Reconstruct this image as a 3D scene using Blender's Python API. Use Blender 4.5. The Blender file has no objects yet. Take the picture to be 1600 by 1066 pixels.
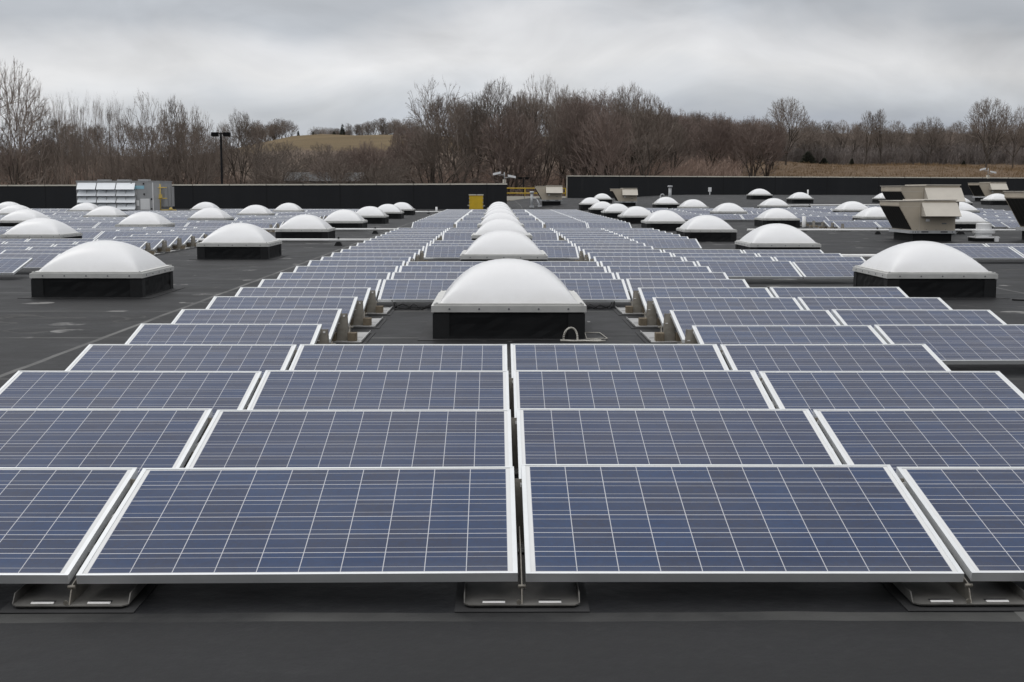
import bpy, math, random
from mathutils import Vector, Matrix
R = math.radians
SC = bpy.context.scene
COL = SC.collection

# ------------------------------------------------------------------ camera
CAM = Vector((-0.0928, 0.0, 1.548)); FPX = 2052.64
PITCH, YAW, ROLL = R(6.5421), R(0.6521), R(0.0874)
fw = Vector((math.sin(YAW)*math.cos(PITCH), math.cos(YAW)*math.cos(PITCH), -math.sin(PITCH)))
rt0 = Vector((math.cos(YAW), -math.sin(YAW), 0)); up0 = rt0.cross(fw)
rt = rt0*math.cos(ROLL)+up0*math.sin(ROLL); up = up0*math.cos(ROLL)-rt0*math.sin(ROLL)
cam = bpy.data.objects.new('camera', bpy.data.cameras.new('camera')); COL.objects.link(cam)
cam.matrix_world = Matrix(((rt.x, up.x, -fw.x, CAM.x), (rt.y, up.y, -fw.y, CAM.y), (rt.z, up.z, -fw.z, CAM.z), (0, 0, 0, 1)))
cam.data.sensor_width = 36; cam.data.lens = FPX/1600*36
cam.data.clip_start = 0.1; cam.data.clip_end = 8000
SC.camera = cam

def at(px, py, Y):
    """world point at forward distance Y seen at photo pixel (px, py)"""
    d = fw+rt*((px-800)/FPX)+up*((533-py)/FPX)
    return CAM+d*(Y/d.y)
def project(P):
    d = Vector(P)-CAM; z = d.dot(fw)
    if z < 0.2: return None
    return 800+FPX*d.dot(rt)/z, 533-FPX*d.dot(up)/z, z

# ------------------------------------------------------------------ world, sun, exposure
SUN_EL, SUN_ROT = R(52), R(308)
world = bpy.data.worlds.new('World'); SC.world = world; world.use_nodes = True
nt = world.node_tree; N = nt.nodes; LK = nt.links; N.clear()
def wn(t, **k):
    n = N.new(t)
    for a, v in k.items(): setattr(n, a, v)
    return n
def wmath(op, a, b=None, c=None):
    n = wn('ShaderNodeMath', operation=op)
    for i, v in enumerate((a, b, c)):
        if v is None: continue
        if isinstance(v, (int, float)): n.inputs[i].default_value = v
        else: LK.new(v, n.inputs[i])
    return n.outputs[0]
out = wn('ShaderNodeOutputWorld'); bg = wn('ShaderNodeBackground'); bg.inputs['Strength'].default_value = 0.1
sky = wn('ShaderNodeTexSky', sky_type='NISHITA'); sky.sun_disc = False; sky.sun_elevation = SUN_EL; sky.sun_rotation = SUN_ROT
tc = wn('ShaderNodeTexCoord'); sep = wn('ShaderNodeSeparateXYZ'); LK.new(tc.outputs['Generated'], sep.inputs[0])
X_, Y_, Z_ = sep.outputs
mp = wn('ShaderNodeMapping'); mp.inputs['Scale'].default_value = (7.5, 7.5, 17); mp.inputs['Location'].default_value = (1.7, 3.1, 0.35)
LK.new(tc.outputs['Generated'], mp.inputs['Vector'])
n1 = wn('ShaderNodeTexNoise'); n1.inputs['Scale'].default_value = 1.0; n1.inputs['Detail'].default_value = 6; n1.inputs['Roughness'].default_value = 0.5; n1.inputs['Distortion'].default_value = 0.6
LK.new(mp.outputs[0], n1.inputs['Vector'])
mp2 = wn('ShaderNodeMapping'); mp2.inputs['Scale'].default_value = (3.0, 3.0, 7); mp2.inputs['Location'].default_value = (9.2, 0.4, 2.0)
LK.new(tc.outputs['Generated'], mp2.inputs['Vector'])
n2 = wn('ShaderNodeTexNoise'); n2.inputs['Scale'].default_value = 1.0; n2.inputs['Detail'].default_value = 5
LK.new(mp2.outputs[0], n2.inputs['Vector'])
# elevation warped by the large noise, and slightly tilted from left to right
zz = wmath('ADD', Z_, wmath('MULTIPLY', wmath('SUBTRACT', n2.outputs['Fac'], 0.5), 0.17))
zz = wmath('ADD', zz, wmath('MULTIPLY', X_, -0.045))
ramp = wn('ShaderNodeValToRGB'); LK.new(zz, ramp.inputs['Fac'])
el = ramp.color_ramp.elements
def stop(p, c, e=None):
    e = e or el.new(p); e.position = p; e.color = (*c, 1)
stop(0.0, (0.58, 0.615, 0.68), el[0]); stop(1.0, (1.65, 1.65, 1.66), el[1])
stop(0.035, (0.56, 0.60, 0.675)); stop(0.056, (0.70, 0.73, 0.775)); stop(0.085, (0.88, 0.88, 0.89)); stop(0.105, (0.78, 0.785, 0.805))
stop(0.13, (0.58, 0.607, 0.65)); stop(0.17, (0.60, 0.622, 0.66)); stop(0.30, (0.84, 0.85, 0.87)); stop(0.55, (1.22, 1.22, 1.23))
fine = wmath('MULTIPLY_ADD', wmath('SUBTRACT', n1.outputs['Fac'], 0.5), 0.75, 1.0)
cl = wn('ShaderNodeVectorMath', operation='SCALE'); LK.new(ramp.outputs[0], cl.inputs[0]); side = wmath('MULTIPLY_ADD', wmath('MAXIMUM', X_, 0.0), -0.42, 1.0)
LK.new(wmath('MULTIPLY', wmath('MULTIPLY', fine, side), 8.9), cl.inputs['Scale'])
mix = wn('ShaderNodeMixRGB'); mix.inputs[0].default_value = 0.95
LK.new(sky.outputs[0], mix.inputs[1]); LK.new(cl.outputs[0], mix.inputs[2])
LK.new(mix.outputs[0], bg.inputs['Color']); LK.new(bg.outputs[0], out.inputs['Surface'])

sl = bpy.data.lights.new('sun', 'SUN'); sl.energy = 0.5; sl.angle = R(25); sl.color = (1.0, 0.97, 0.93)
so = bpy.data.objects.new('sun', sl); COL.objects.link(so)
sd = Vector((math.sin(SUN_ROT)*math.cos(SUN_EL), math.cos(SUN_ROT)*math.cos(SUN_EL), math.sin(SUN_EL)))
so.rotation_euler = sd.to_track_quat('Z', 'Y').to_euler()
SC.view_settings.view_transform = 'Standard'; SC.view_settings.look = 'None'
SC.view_settings.exposure = 0.0; SC.view_settings.gamma = 1.0
SC.cycles.max_bounces = 6; SC.cycles.transparent_max_bounces = 8

# ------------------------------------------------------------------ materials
class NB:
    def __init__(s, name):
        s.m = bpy.data.materials.new(name); s.m.use_nodes = True; s.t = s.m.node_tree
        s.b = s.t.nodes['Principled BSDF']
    def n(s, t, **k):
        x = s.t.nodes.new(t)
        for a, v in k.items(): setattr(x, a, v)
        return x
    def l(s, a, b): s.t.links.new(a, b)
    def setin(s, node, i, v):
        if isinstance(v, (int, float, tuple)): node.inputs[i].default_value = v
        else: s.l(v, node.inputs[i])
    def math(s, op, a, b=None, c=None):
        x = s.n('ShaderNodeMath', operation=op)
        for i, v in enumerate((a, b, c)):
            if v is not None: s.setin(x, i, v)
        return x.outputs[0]
    def mix(s, f, a, b, mode='MIX'):
        x = s.n('ShaderNodeMixRGB', blend_type=mode)
        for i, v in enumerate((f, a, b)):
            if isinstance(v, tuple) and len(v) == 3: v = (*v, 1)
            s.setin(x, i, v)
        return x.outputs[0]
    def noise(s, scale, detail=4, rough=0.55, vec=None, stretch=None):
        x = s.n('ShaderNodeTexNoise'); x.inputs['Scale'].default_value = scale
        x.inputs['Detail'].default_value = detail; x.inputs['Roughness'].default_value = rough
        v = vec or s.coord()
        if stretch:
            m = s.n('ShaderNodeMapping'); m.inputs['Scale'].default_value = stretch; s.l(v, m.inputs[0]); v = m.outputs[0]
        s.l(v, x.inputs['Vector']); return x.outputs['Fac']
    def coord(s, k='Object'):
        if not hasattr(s, '_tc'): s._tc = s.n('ShaderNodeTexCoord')
        return s._tc.outputs[k]
    def ramp(s, f, stops):
        x = s.n('ShaderNodeValToRGB'); e = x.color_ramp.elements
        for i, (p, c) in enumerate(stops):
            y = e[i] if i < 2 else e.new(p)
            y.position = p; y.color = (c, c, c, 1) if isinstance(c, (int, float)) else (*c, 1)
        s.l(f, x.inputs[0]); return x.outputs[0]
    def bump(s, h, strength=0.3, dist=0.02):
        x = s.n('ShaderNodeBump'); x.inputs['Strength'].default_value = strength; x.inputs['Distance'].default_value = dist
        s.l(h, x.inputs['Height']); s.l(x.outputs[0], s.b.inputs['Normal'])

def plain(name, c, rough=0.5, metal=0.0, var=0.12, scale=3.0, spec=0.5, bump=0.0, per_object=0.0):
    m = NB(name)
    f = m.noise(scale, 5)
    lo = tuple(x*(1-var) for x in c); hi = tuple(min(1, x*(1+var)) for x in c)
    colr = m.mix(m.ramp(f, [(0.3, 0.0), (0.7, 1.0)]), lo, hi)
    if per_object:
        oi = m.n('ShaderNodeObjectInfo')
        v = m.math('MULTIPLY_ADD', oi.outputs['Random'], 2*per_object, 1-per_object)
        h = m.n('ShaderNodeHueSaturation'); m.l(v, h.inputs['Value']); m.l(colr, h.inputs['Color']); colr = h.outputs[0]
    m.l(colr, m.b.inputs['Base Color'])
    m.b.inputs['Roughness'].default_value = rough; m.b.inputs['Metallic'].default_value = metal
    m.b.inputs['Specular IOR Level'].default_value = spec
    if bump: m.bump(m.noise(scale*6, 6), bump, 0.01)
    return m.m

M = {}
# rubber roof membrane: dark, dusty, with lap seams and old puddle stains
m = NB('roof_membrane'); oc = m.coord()
sx = m.n('ShaderNodeSeparateXYZ'); m.l(oc, sx.inputs[0]); x, y, z = sx.outputs
big = m.noise(0.16, 6, 0.6); mid = m.noise(1.1, 7, 0.65); fin = m.noise(14, 5, 0.7)
strk = m.noise(0.8, 5, 0.6, stretch=(0.35, 1.6, 1))
base = m.mix(m.ramp(big, [(0.3, 0.0), (0.7, 1.0)]), (0.0070, 0.0076, 0.0094), (0.0150, 0.0153, 0.0168))
base = m.mix(m.ramp(mid, [(0.42, 0.0), (0.72, 0.55)]), base, (0.038, 0.038, 0.038))
base = m.mix(m.ramp(strk, [(0.5, 0.0), (0.75, 0.7)]), base, (0.013, 0.014, 0.015))
base = m.mix(m.math('MULTIPLY', m.math('SUBTRACT', fin, 0.5), 0.8), base, (0.06, 0.06, 0.06))
wob = m.math('MULTIPLY', m.math('SUBTRACT', m.noise(0.7, 3), 0.5), 0.08)
def seam(coord_, period, offset, width):
    t = m.math('ADD', m.math('ADD', coord_, wob), -offset)
    d = m.math('ABSOLUTE', m.math('SUBTRACT', m.math('FRACT', m.math('MULTIPLY_ADD', t, 1/period, 0.5)), 0.5))
    return m.math('LESS_THAN', d, width/period)
cvr = m.n('ShaderNodeCombineXYZ'); m.l(m.math('FLOOR', m.math('MULTIPLY_ADD', x, 1/6.1, 0.695)), cvr.inputs[0]); m.l(m.math('FLOOR', m.math('MULTIPLY_ADD', y, 1/3.05, -0.5246)), cvr.inputs[1])
wnr = m.n('ShaderNodeTexWhiteNoise', noise_dimensions='2D'); m.l(cvr.outputs[0], wnr.inputs['Vector'])
base = m.mix(m.math('MULTIPLY', wnr.outputs['Value'], 0.5), base, (0.026, 0.0262, 0.027))
pud = m.noise(0.42, 3, 0.5)
ringm = m.math('MULTIPLY', m.math('LESS_THAN', m.math('ABSOLUTE', m.math('SUBTRACT', pud, 0.60)), 0.006), 0.35)
base = m.mix(ringm, base, (0.09, 0.085, 0.08))
base = m.mix(m.math('MULTIPLY', m.math('GREATER_THAN', pud, 0.60), 0.4), base, (0.010, 0.0105, 0.011))
s1 = seam(x, 6.1, -4.24, 0.03); s2 = seam(y, 3.05, 1.6, 0.05)
patchy = m.ramp(m.noise(0.9, 4), [(0.4, 0.15), (0.65, 1.0)])
base = m.mix(m.math('MULTIPLY', m.math('MULTIPLY', s1, 0.9), m.math('MULTIPLY_ADD', patchy, 0.6, 0.4)), base, (0.15, 0.15, 0.145))
base = m.mix(m.math('MULTIPLY', m.math('MULTIPLY', s2, 0.7), patchy), base, (0.105, 0.105, 0.10))
# pale sealant dabs near the cross seams
v = m.n('ShaderNodeTexVoronoi', voronoi_dimensions='2D'); v.inputs['Scale'].default_value = 1.0
mpg = m.n('ShaderNodeMapping'); mpg.inputs['Scale'].default_value = (0.5, 0.6, 0); m.l(oc, mpg.inputs[0]); m.l(mpg.outputs[0], v.inputs['Vector'])
dab = m.math('MULTIPLY', m.math('LESS_THAN', v.outputs['Distance'], 0.11), m.ramp(m.noise(1.7, 5, 0.7), [(0.50, 0.0), (0.60, 0.8)]))
sdab = m.math('MULTIPLY', seam(y, 3.05, 1.6, 0.075), m.ramp(m.noise(1.4, 3, 0.5, stretch=(1.2, 0.25, 1)), [(0.60, 0.0), (0.64, 0.75)]))
dab = m.math('MAXIMUM', dab, sdab)
dab = m.math('MULTIPLY', dab, m.math('GREATER_THAN', y, 9.0))
base = m.mix(dab, base, (0.22, 0.217, 0.21))
m.l(base, m.b.inputs['Base Color'])
m.l(m.ramp(mid, [(0.3, 0.50), (0.7, 0.68)]), m.b.inputs['Roughness']); m.b.inputs['Specular IOR Level'].default_value = 0.12
m.bump(m.noise(2.2, 7, 0.62), 0.55, 0.025)
M['roof'] = m.m

# solar cells under glass: uv is in cell units (10 x 6)
m = NB('solar_cells'); uv = m.n('ShaderNodeUVMap'); s = m.n('ShaderNodeSeparateXYZ'); m.l(uv.outputs[0], s.inputs[0]); u, v, _ = s.outputs
fu, fv = m.math('FRACT', u), m.math('FRACT', v)
def near(a, c, w): return m.math('LESS_THAN', m.math('ABSOLUTE', m.math('SUBTRACT', a, c)), w)
gap = m.math('MAXIMUM', near(m.math('FRACT', m.math('ADD', u, 0.5)), 0.5, 0.0105), near(m.math('FRACT', m.math('ADD', v, 0.5)), 0.5, 0.0140))
bus = m.math('MAXIMUM', near(fv, 0.25, 0.0088), near(fv, 0.75, 0.0088))
outside = m.math('MAXIMUM', m.math('MAXIMUM', m.math('LESS_THAN', u, 0.0), m.math('GREATER_THAN', u, 10.0)),
                 m.math('MAXIMUM', m.math('LESS_THAN', v, 0.0), m.math('GREATER_THAN', v, 6.0)))
oi = m.n('ShaderNodeObjectInfo')
cv = m.n('ShaderNodeCombineXYZ'); m.l(m.math('FLOOR', u), cv.inputs[0]); m.l(m.math('FLOOR', v), cv.inputs[1]); m.l(m.math('MULTIPLY', oi.outputs['Random'], 97.0), cv.inputs[2])
wn_ = m.n('ShaderNodeTexWhiteNoise', noise_dimensions='3D'); m.l(cv.outputs[0], wn_.inputs['Vector'])
vo = m.n('ShaderNodeTexVoronoi'); vo.inputs['Scale'].default_value = 9.0; m.l(uv.outputs[0], vo.inputs['Vector'])
grain = m.n('ShaderNodeSeparateXYZ'); m.l(vo.outputs['Color'], grain.inputs[0])
tone = m.math('ADD', m.math('MULTIPLY', wn_.outputs['Value'], 0.62), m.math('MULTIPLY', grain.outputs[0], 0.38))
cell = m.mix(tone, (0.015, 0.025, 0.062), (0.009, 0.038, 0.116))
cell = m.mix(m.math('MULTIPLY', oi.outputs['Random'], 0.40), cell, (0.027, 0.029, 0.062))
cell = m.mix(m.math('MULTIPLY', bus, 0.75), cell, (0.50, 0.51, 0.54))
cell = m.mix(m.math('MULTIPLY', gap, 0.9), cell, (0.55, 0.56, 0.60))
cell = m.mix(outside, cell, (0.70, 0.71, 0.71))
dust = m.ramp(m.noise(2.5, 6, 0.65), [(0.35, 0.0), (0.8, 0.05)])
cell = m.mix(dust, cell, (0.40, 0.39, 0.37))
edge = m.math('MULTIPLY', m.ramp(v, [(0.0, 0.14), (0.55, 0.0)]), m.noise(9, 4))
cell = m.mix(edge, cell, (0.36, 0.34, 0.31))
m.l(cell, m.b.inputs['Base Color']); m.l(m.ramp(m.noise(6, 4), [(0.3, 0.16), (0.7, 0.24)]), m.b.inputs['Roughness'])
m.b.inputs['IOR'].default_value = 1.38; m.b.inputs['Specular IOR Level'].default_value = 0.22
M['cells'] = m.m

M['alu'] = plain('anodised_aluminium', (0.62, 0.64, 0.66), 0.42, 0.75, 0.06, 8)
M['frame_alu'] = plain('panel_frame_aluminium', (0.74, 0.76, 0.77), 0.40, 0.55, 0.05, 8)
M['steel'] = plain('galvanised_steel', (0.27, 0.25, 0.215), 0.5, 0.5, 0.35, 9)
M['tray'] = plain('galvanised_tray', (0.36, 0.36, 0.355), 0.55, 0.3, 0.25, 5)
M['tray_shaded'] = plain('shade_toned_tray', (0.15, 0.145, 0.135), 0.6, 0.3, 0.35, 7)  # darker copy of the tray steel, shade under the front row put into its colour
M['bright'] = plain('bright_cut_steel', (0.85, 0.84, 0.82), 0.4, 0.1, 0.04)
M['black'] = plain('black_rubber', (0.012, 0.012, 0.013), 0.55, 0, 0.3, 5, 0.35)
m = NB('curb_flashing')
w1 = m.noise(2.4, 5, 0.6); m.l(m.mix(m.ramp(w1, [(0.35, 0.0), (0.75, 1.0)]), (0.009, 0.0095, 0.0105), (0.014, 0.0145, 0.015)), m.b.inputs['Base Color'])
m.b.inputs['Roughness'].default_value = 0.7; m.b.inputs['Specular IOR Level'].default_value = 0.12
m.bump(m.noise(1.7, 4, 0.5, stretch=(1, 1, 2.0)), 0.12, 0.03)
M['curb'] = m.m
M['flap'] = plain('corner_flap', (0.0165, 0.017, 0.018), 0.65, 0, 0.25, 4, 0.2)
M['pad'] = plain('slip_sheet', (0.038, 0.038, 0.039), 0.65, 0, 0.25, 3, 0.12)
M['block'] = plain('paver_block', (0.20, 0.165, 0.12), 0.9, 0, 0.25, 14, 0.2, 0.5)
m = NB('acrylic_dome')
d1 = m.noise(1.3, 6, 0.6, stretch=(1, 1, 2.2)); oi = m.n('ShaderNodeObjectInfo')
c0 = m.mix(m.ramp(d1, [(0.42, 0.0), (0.8, 0.5)]), (0.93, 0.935, 0.945), (0.84, 0.84, 0.83))
c0 = m.mix(m.math('MULTIPLY', oi.outputs['Random'], 0.3), c0, (0.87, 0.875, 0.885))
sz_ = m.n('ShaderNodeSeparateXYZ'); m.l(m.coord(), sz_.inputs[0])
grime = m.math('MULTIPLY', m.ramp(sz_.outputs[2], [(0.37, 0.55), (0.52, 0.0)]), m.noise(5, 6, 0.7))
c0 = m.mix(grime, c0, (0.50, 0.49, 0.46))
m.l(c0, m.b.inputs['Base Color']); m.b.inputs['Roughness'].default_value = 0.22; m.b.inputs['Specular IOR Level'].default_value = 0.35

tr_ = m.n('ShaderNodeBsdfTranslucent'); m.l(c0, tr_.inputs['Color'])
ms = m.n('ShaderNodeMixShader'); ms.inputs[0].default_value = 0.22
mo = [q for q in m.t.nodes if q.type == 'OUTPUT_MATERIAL'][0]
m.l(m.b.outputs[0], ms.inputs[1]); m.l(tr_.outputs[0], ms.inputs[2]); m.l(ms.outputs[0], mo.inputs['Surface'])
M['dome'] = m.m
M['bounce_plate'] = plain('bounce_plate', (0.9, 0.9, 0.9), 0.6, 0, 0.02, 2)
M['dome_frame'] = plain('skylight_frame_aluminium', (0.60, 0.60, 0.58), 0.5, 0.45, 0.08, 5)
M['tan'] = plain('tan_sheet_metal', (0.44, 0.385, 0.305), 0.5, 0, 0.07, 2.5)
M['tan_light'] = plain('pale_sheet_metal', (0.50, 0.465, 0.405), 0.48, 0, 0.05, 2.5)
m = NB('intake_mesh')
sx = m.n('ShaderNodeSeparateXYZ'); m.l(m.coord(), sx.inputs[0])
g = m.math('LESS_THAN', m.math('FRACT', m.math('MULTIPLY', sx.outputs[1], 4.0)), 0.06)
m.l(m.mix(m.math('MULTIPLY', g, 0.5), (0.018, 0.017, 0.016), (0.10, 0.09, 0.08)), m.b.inputs['Base Color']); m.b.inputs['Roughness'].default_value = 0.85
m.b.inputs['Specular IOR Level'].default_value = 0.1
M['mesh'] = m.m
M['grey'] = plain('grey_sheet_metal', (0.36, 0.365, 0.37), 0.45, 0.2, 0.08, 1.5)
M['greydk'] = plain('dark_grey_metal', (0.17, 0.18, 0.19), 0.5, 0.3, 0.1, 2)
M['white'] = plain('white_paint', (0.78, 0.785, 0.79), 0.42, 0, 0.04, 2)
M['hood'] = plain('bright_galvanised_hood', (0.80, 0.83, 0.86), 0.38, 0.15, 0.04, 2)
M['blue'] = plain('light_blue_sign', (0.30, 0.55, 0.66), 0.5, 0, 0.08, 3)
M['yellow'] = plain('yellow_enamel', (0.62, 0.41, 0.015), 0.45, 0, 0.08, 3)
M['yellowdk'] = plain('yellow_gas_paint', (0.58, 0.42, 0.10), 0.5, 0, 0.1, 3)
M['pvc'] = plain('white_pvc', (0.80, 0.80, 0.79), 0.4, 0, 0.04, 4)
M['greypipe'] = plain('grey_vent_pipe', (0.42, 0.43, 0.44), 0.5, 0.2, 0.1, 4)
m = NB('cream_coping'); sx = m.n('ShaderNodeSeparateXYZ'); m.l(m.coord(), sx.inputs[0])
jn = m.math('LESS_THAN', m.math('FRACT', m.math('MULTIPLY', sx.outputs[0], 1/3.05)), 0.03)
cp_ = m.mix(m.ramp(m.noise(0.5, 5), [(0.3, 0.0), (0.7, 1.0)]), (0.55, 0.52, 0.45), (0.68, 0.64, 0.55))
m.l(m.mix(m.math('MULTIPLY', jn, 0.8), cp_, (0.2, 0.19, 0.17)), m.b.inputs['Base Color']); m.b.inputs['Roughness'].default_value = 0.5
M['coping'] = m.m
m = NB('parapet_membrane')
sx = m.n('ShaderNodeSeparateXYZ'); m.l(m.coord(), sx.inputs[0])
lap = m.math('LESS_THAN', m.math('FRACT', m.math('MULTIPLY', sx.outputs[0], 1/6.1)), 0.02)
pw = m.mix(m.ramp(m.noise(0.35, 5, stretch=(1, 1, 0.2)), [(0.3, 0.0), (0.75, 1.0)]), (0.0085, 0.0095, 0.0115), (0.0150, 0.0160, 0.0185))
pw = m.mix(m.math('MULTIPLY', lap, 0.7), pw, (0.004, 0.004, 0.005))
pw = m.mix(m.ramp(m.noise(0.9, 6, stretch=(1, 1, 0.12)), [(0.62, 0.0), (0.8, 0.5)]), pw, (0.03, 0.031, 0.033))
m.l(pw, m.b.inputs['Base Color']); m.b.inputs['Roughness'].default_value = 0.6; m.b.inputs['Specular IOR Level'].default_value = 0.3
m.bump(m.noise(1.3, 4), 0.3, 0.05)
M['parapet'] = m.m
M['wall'] = plain('split_block_wall', (0.30, 0.27, 0.23), 0.9, 0, 0.1, 0.8)
M['bark'] = plain('grey_bark', (0.080, 0.068, 0.058), 0.95, 0, 0.3, 1.0, 0.1, per_object=0.22)
M['twig'] = plain('grey_brown_twigs', (0.205, 0.172, 0.148), 0.95, 0, 0.25, 0.5, 0.1, per_object=0.25)
M['twigred'] = plain('reddish_twigs', (0.205, 0.163, 0.143), 0.95, 0, 0.25, 0.5, 0.1, per_object=0.2)
M['scrub'] = plain('scrub_twigs', (0.300, 0.225, 0.185), 0.95, 0, 0.45, 0.06, 0.1)
M['farwood'] = plain('far_bare_wood', (0.185, 0.162, 0.150), 0.95, 0, 0.35, 0.05, 0.1)
M['needles'] = plain('dark_needles', (0.040, 0.043, 0.032), 0.9, 0, 0.3, 1.5, 0.1)
M['drygrass'] = plain('dry_grass_blades', (0.21, 0.145, 0.085), 0.95, 0, 0.3, 0.1, 0.1)
M['shingle'] = plain('grey_shingle', (0.115, 0.118, 0.120), 0.9, 0, 0.15, 1)
M['siding'] = plain('grey_siding', (0.14, 0.135, 0.13), 0.8, 0, 0.1, 1)
M['lampblack'] = plain('black_lamp_paint', (0.008, 0.008, 0.009), 0.7, 0, 0.1, 2, 0.1)

# ------------------------------------------------------------------ mesh builder
class MB:
    def __init__(s): s.v = []; s.f = []; s.mi = []; s.uv = {}; s.smooth = set()
    def quad(s, pts, mi=0, uv=None):
        b = len(s.v); s.v += [tuple(p) for p in pts]; s.f.append(tuple(range(b, b+len(pts)))); s.mi.append(mi)
        if uv: s.uv[len(s.f)-1] = uv
        return s
    def box(s, x0, x1, y0, y1, z0, z1, mi=0):
        return s.hexa([(x0,y0,z0),(x1,y0,z0),(x1,y1,z0),(x0,y1,z0),(x0,y0,z1),(x1,y0,z1),(x1,y1,z1),(x0,y1,z1)], mi)
    def hexa(s, p, mi=0):
        b = len(s.v); s.v += [tuple(q) for q in p]
        for f in ((3,2,1,0),(4,5,6,7),(0,1,5,4),(1,2,6,5),(2,3,7,6),(3,0,4,7)):
            s.f.append(tuple(b+i for i in f)); s.mi.append(mi)
        return s
    def prism(s, poly, axis, a0, a1, mi=0):
        """extrude a 2D polygon along axis ('x': poly is (y,z); 'y': poly is (x,z); 'z': poly is (x,y))"""
        def P(q, a): return {'x': (a, q[0], q[1]), 'y': (q[0], a, q[1]), 'z': (q[0], q[1], a)}[axis]
        b = len(s.v); n = len(poly)
        s.v += [P(q, a0) for q in poly]+[P(q, a1) for q in poly]
        s.f.append(tuple(b+i for i in range(n))[::-1]); s.f.append(tuple(b+n+i for i in range(n))); s.mi += [mi, mi]
        for i in range(n):
            j = (i+1) % n; s.f.append((b+i, b+j, b+n+j, b+n+i)); s.mi.append(mi)
        return s
    def tube(s, p0, p1, r0, r1=None, n=10, mi=0, caps=True):
        r1 = r0 if r1 is None else r1
        p0, p1 = Vector(p0), Vector(p1); d = (p1-p0).normalized()
        a = d.orthogonal().normalized(); c = d.cross(a); b = len(s.v)
        for p, r in ((p0, r0), (p1, r1)):
            for i in range(n):
                t = 2*math.pi*i/n; s.v.append(tuple(p+(a*math.cos(t)+c*math.sin(t))*r))
        for i in range(n):
            j = (i+1) % n; s.f.append((b+i, b+j, b+n+j, b+n+i)); s.mi.append(mi); s.smooth.add(len(s.f)-1)
        if caps:
            s.f.append(tuple(b+i for i in range(n))[::-1]); s.f.append(tuple(b+n+i for i in range(n))); s.mi += [mi, mi]
        return s
    def path(s, pts, r, n=8, mi=0):
        for a, b in zip(pts, pts[1:]): s.tube(a, b, r, r, n, mi)
        return s
    def lathe(s, prof, cx=0, cy=0, n=24, mi=0):
        b = len(s.v)
        for (r, z) in prof:
            for i in range(n):
                t = 2*math.pi*i/n; s.v.append((cx+r*math.cos(t), cy+r*math.sin(t), z))
        for k in range(len(prof)-1):
            for i in range(n):
                j = (i+1) % n; s.f.append((b+k*n+i, b+k*n+j, b+(k+1)*n+j, b+(k+1)*n+i)); s.mi.append(mi)
        s.f.append(tuple(b+(len(prof)-1)*n+i for i in range(n))); s.mi.append(mi)
        return s
    def mesh(s, name, mats, bevel=0):
        me = bpy.data.meshes.new(name); me.from_pydata(s.v, [], s.f)
        for q in (mats if isinstance(mats, (list, tuple)) else [mats]): me.materials.append(q)
        me.polygons.foreach_set('material_index', s.mi)
        if s.smooth:
            for i in s.smooth: me.polygons[i].use_smooth = True
        if s.uv:
            L = me.uv_layers.new(name='UVMap')
            for fi, uv in s.uv.items():
                for k, li in enumerate(me.polygons[fi].loop_indices): L.data[li].uv = uv[k]
        me.update(); return me
    def build(s, name, mats, parent=None, loc=None):
        o = bpy.data.objects.new(name, s.mesh(name, mats)); COL.objects.link(o)
        if parent: o.parent = parent
        if loc: o.location = loc
        return o

def tag(o, label=None, cat=None, group=None, kind=None):
    if label: o['label'] = label
    if cat: o['category'] = cat
    if group: o['group'] = group
    if kind: o['kind'] = kind
    return o
def empty(name, loc, label=None, cat=None, group=None, rz=0):
    o = bpy.data.objects.new(name, None); COL.objects.link(o); o.location = loc; o.rotation_euler = (0, 0, rz); o.empty_display_size = 0.3
    return tag(o, label, cat, group)
def inst(name, mesh, parent=None, loc=(0, 0, 0)):
    o = bpy.data.objects.new(name, mesh); COL.objects.link(o); o.parent = parent; o.location = loc; return o
def copy_tree(o, parent=None):
    c = o.copy(); COL.objects.link(c)
    if parent: c.parent = parent
    for ch in list(o.children): copy_tree(ch, c)
    return c
def lerp(a, b, t): return a+(b-a)*t
def sstep(a, b, x):
    t = max(0.0, min(1.0, (x-a)/(b-a))); return t*t*(3-2*t)
def pl(pts, x):
    if x <= pts[0][0]: return pts[0][1]
    for (x0, y0), (x1, y1) in zip(pts, pts[1:]):
        if x <= x1: return lerp(y0, y1, (x-x0)/(x1-x0))
    return pts[-1][1]

# ------------------------------------------------------------------ roof, building, ground
LEFT_Y, RIGHT_Y, GAP_X0, GAP_X1 = 110.0, 155.0, 0.75, 8.0
def roof_z(x, y):
    a = lerp(5.0, -1.0, sstep(86, 110, y))
    return 0.9*(1-math.exp(-max(0.0, y-56)/70))*sstep(a, a+5, x)*(1+0.6*sstep(12, 22, x))
mb = MB()
xs = [-62+2*i for i in range(32)]+[GAP_X0]+[2+2*i for i in range(35)]
ys = [-6, 0, 10, 20, 30, 40, 50]+[56+3*i for i in range(18)]+[LEFT_Y]+[113+3*i for i in range(14)]+[RIGHT_Y+0.2]
xs = sorted(set(xs)); ys = sorted(set(ys)); idx = {}
for j, yy in enumerate(ys):
    for i, xx in enumerate(xs):
        idx[i, j] = len(mb.v); mb.v.append((xx, yy, roof_z(xx, yy)))
for j in range(len(ys)-1):
    for i in range(len(xs)-1):
        if xs[i+1] <= GAP_X0 and ys[j] >= LEFT_Y: continue
        mb.f.append((idx[i, j], idx[i+1, j], idx[i+1, j+1], idx[i, j+1])); mb.mi.append(0)
roof = mb.build('roof', M['roof']); tag(roof, kind='structure')
for p in roof.data.polygons: p.use_smooth = True
mb = MB(); mb.box(-62, 0.3, -6, LEFT_Y+0.25, -7, -0.25); mb.box(0.5, 70, -6, RIGHT_Y+0.35, -7, -0.2)
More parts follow.
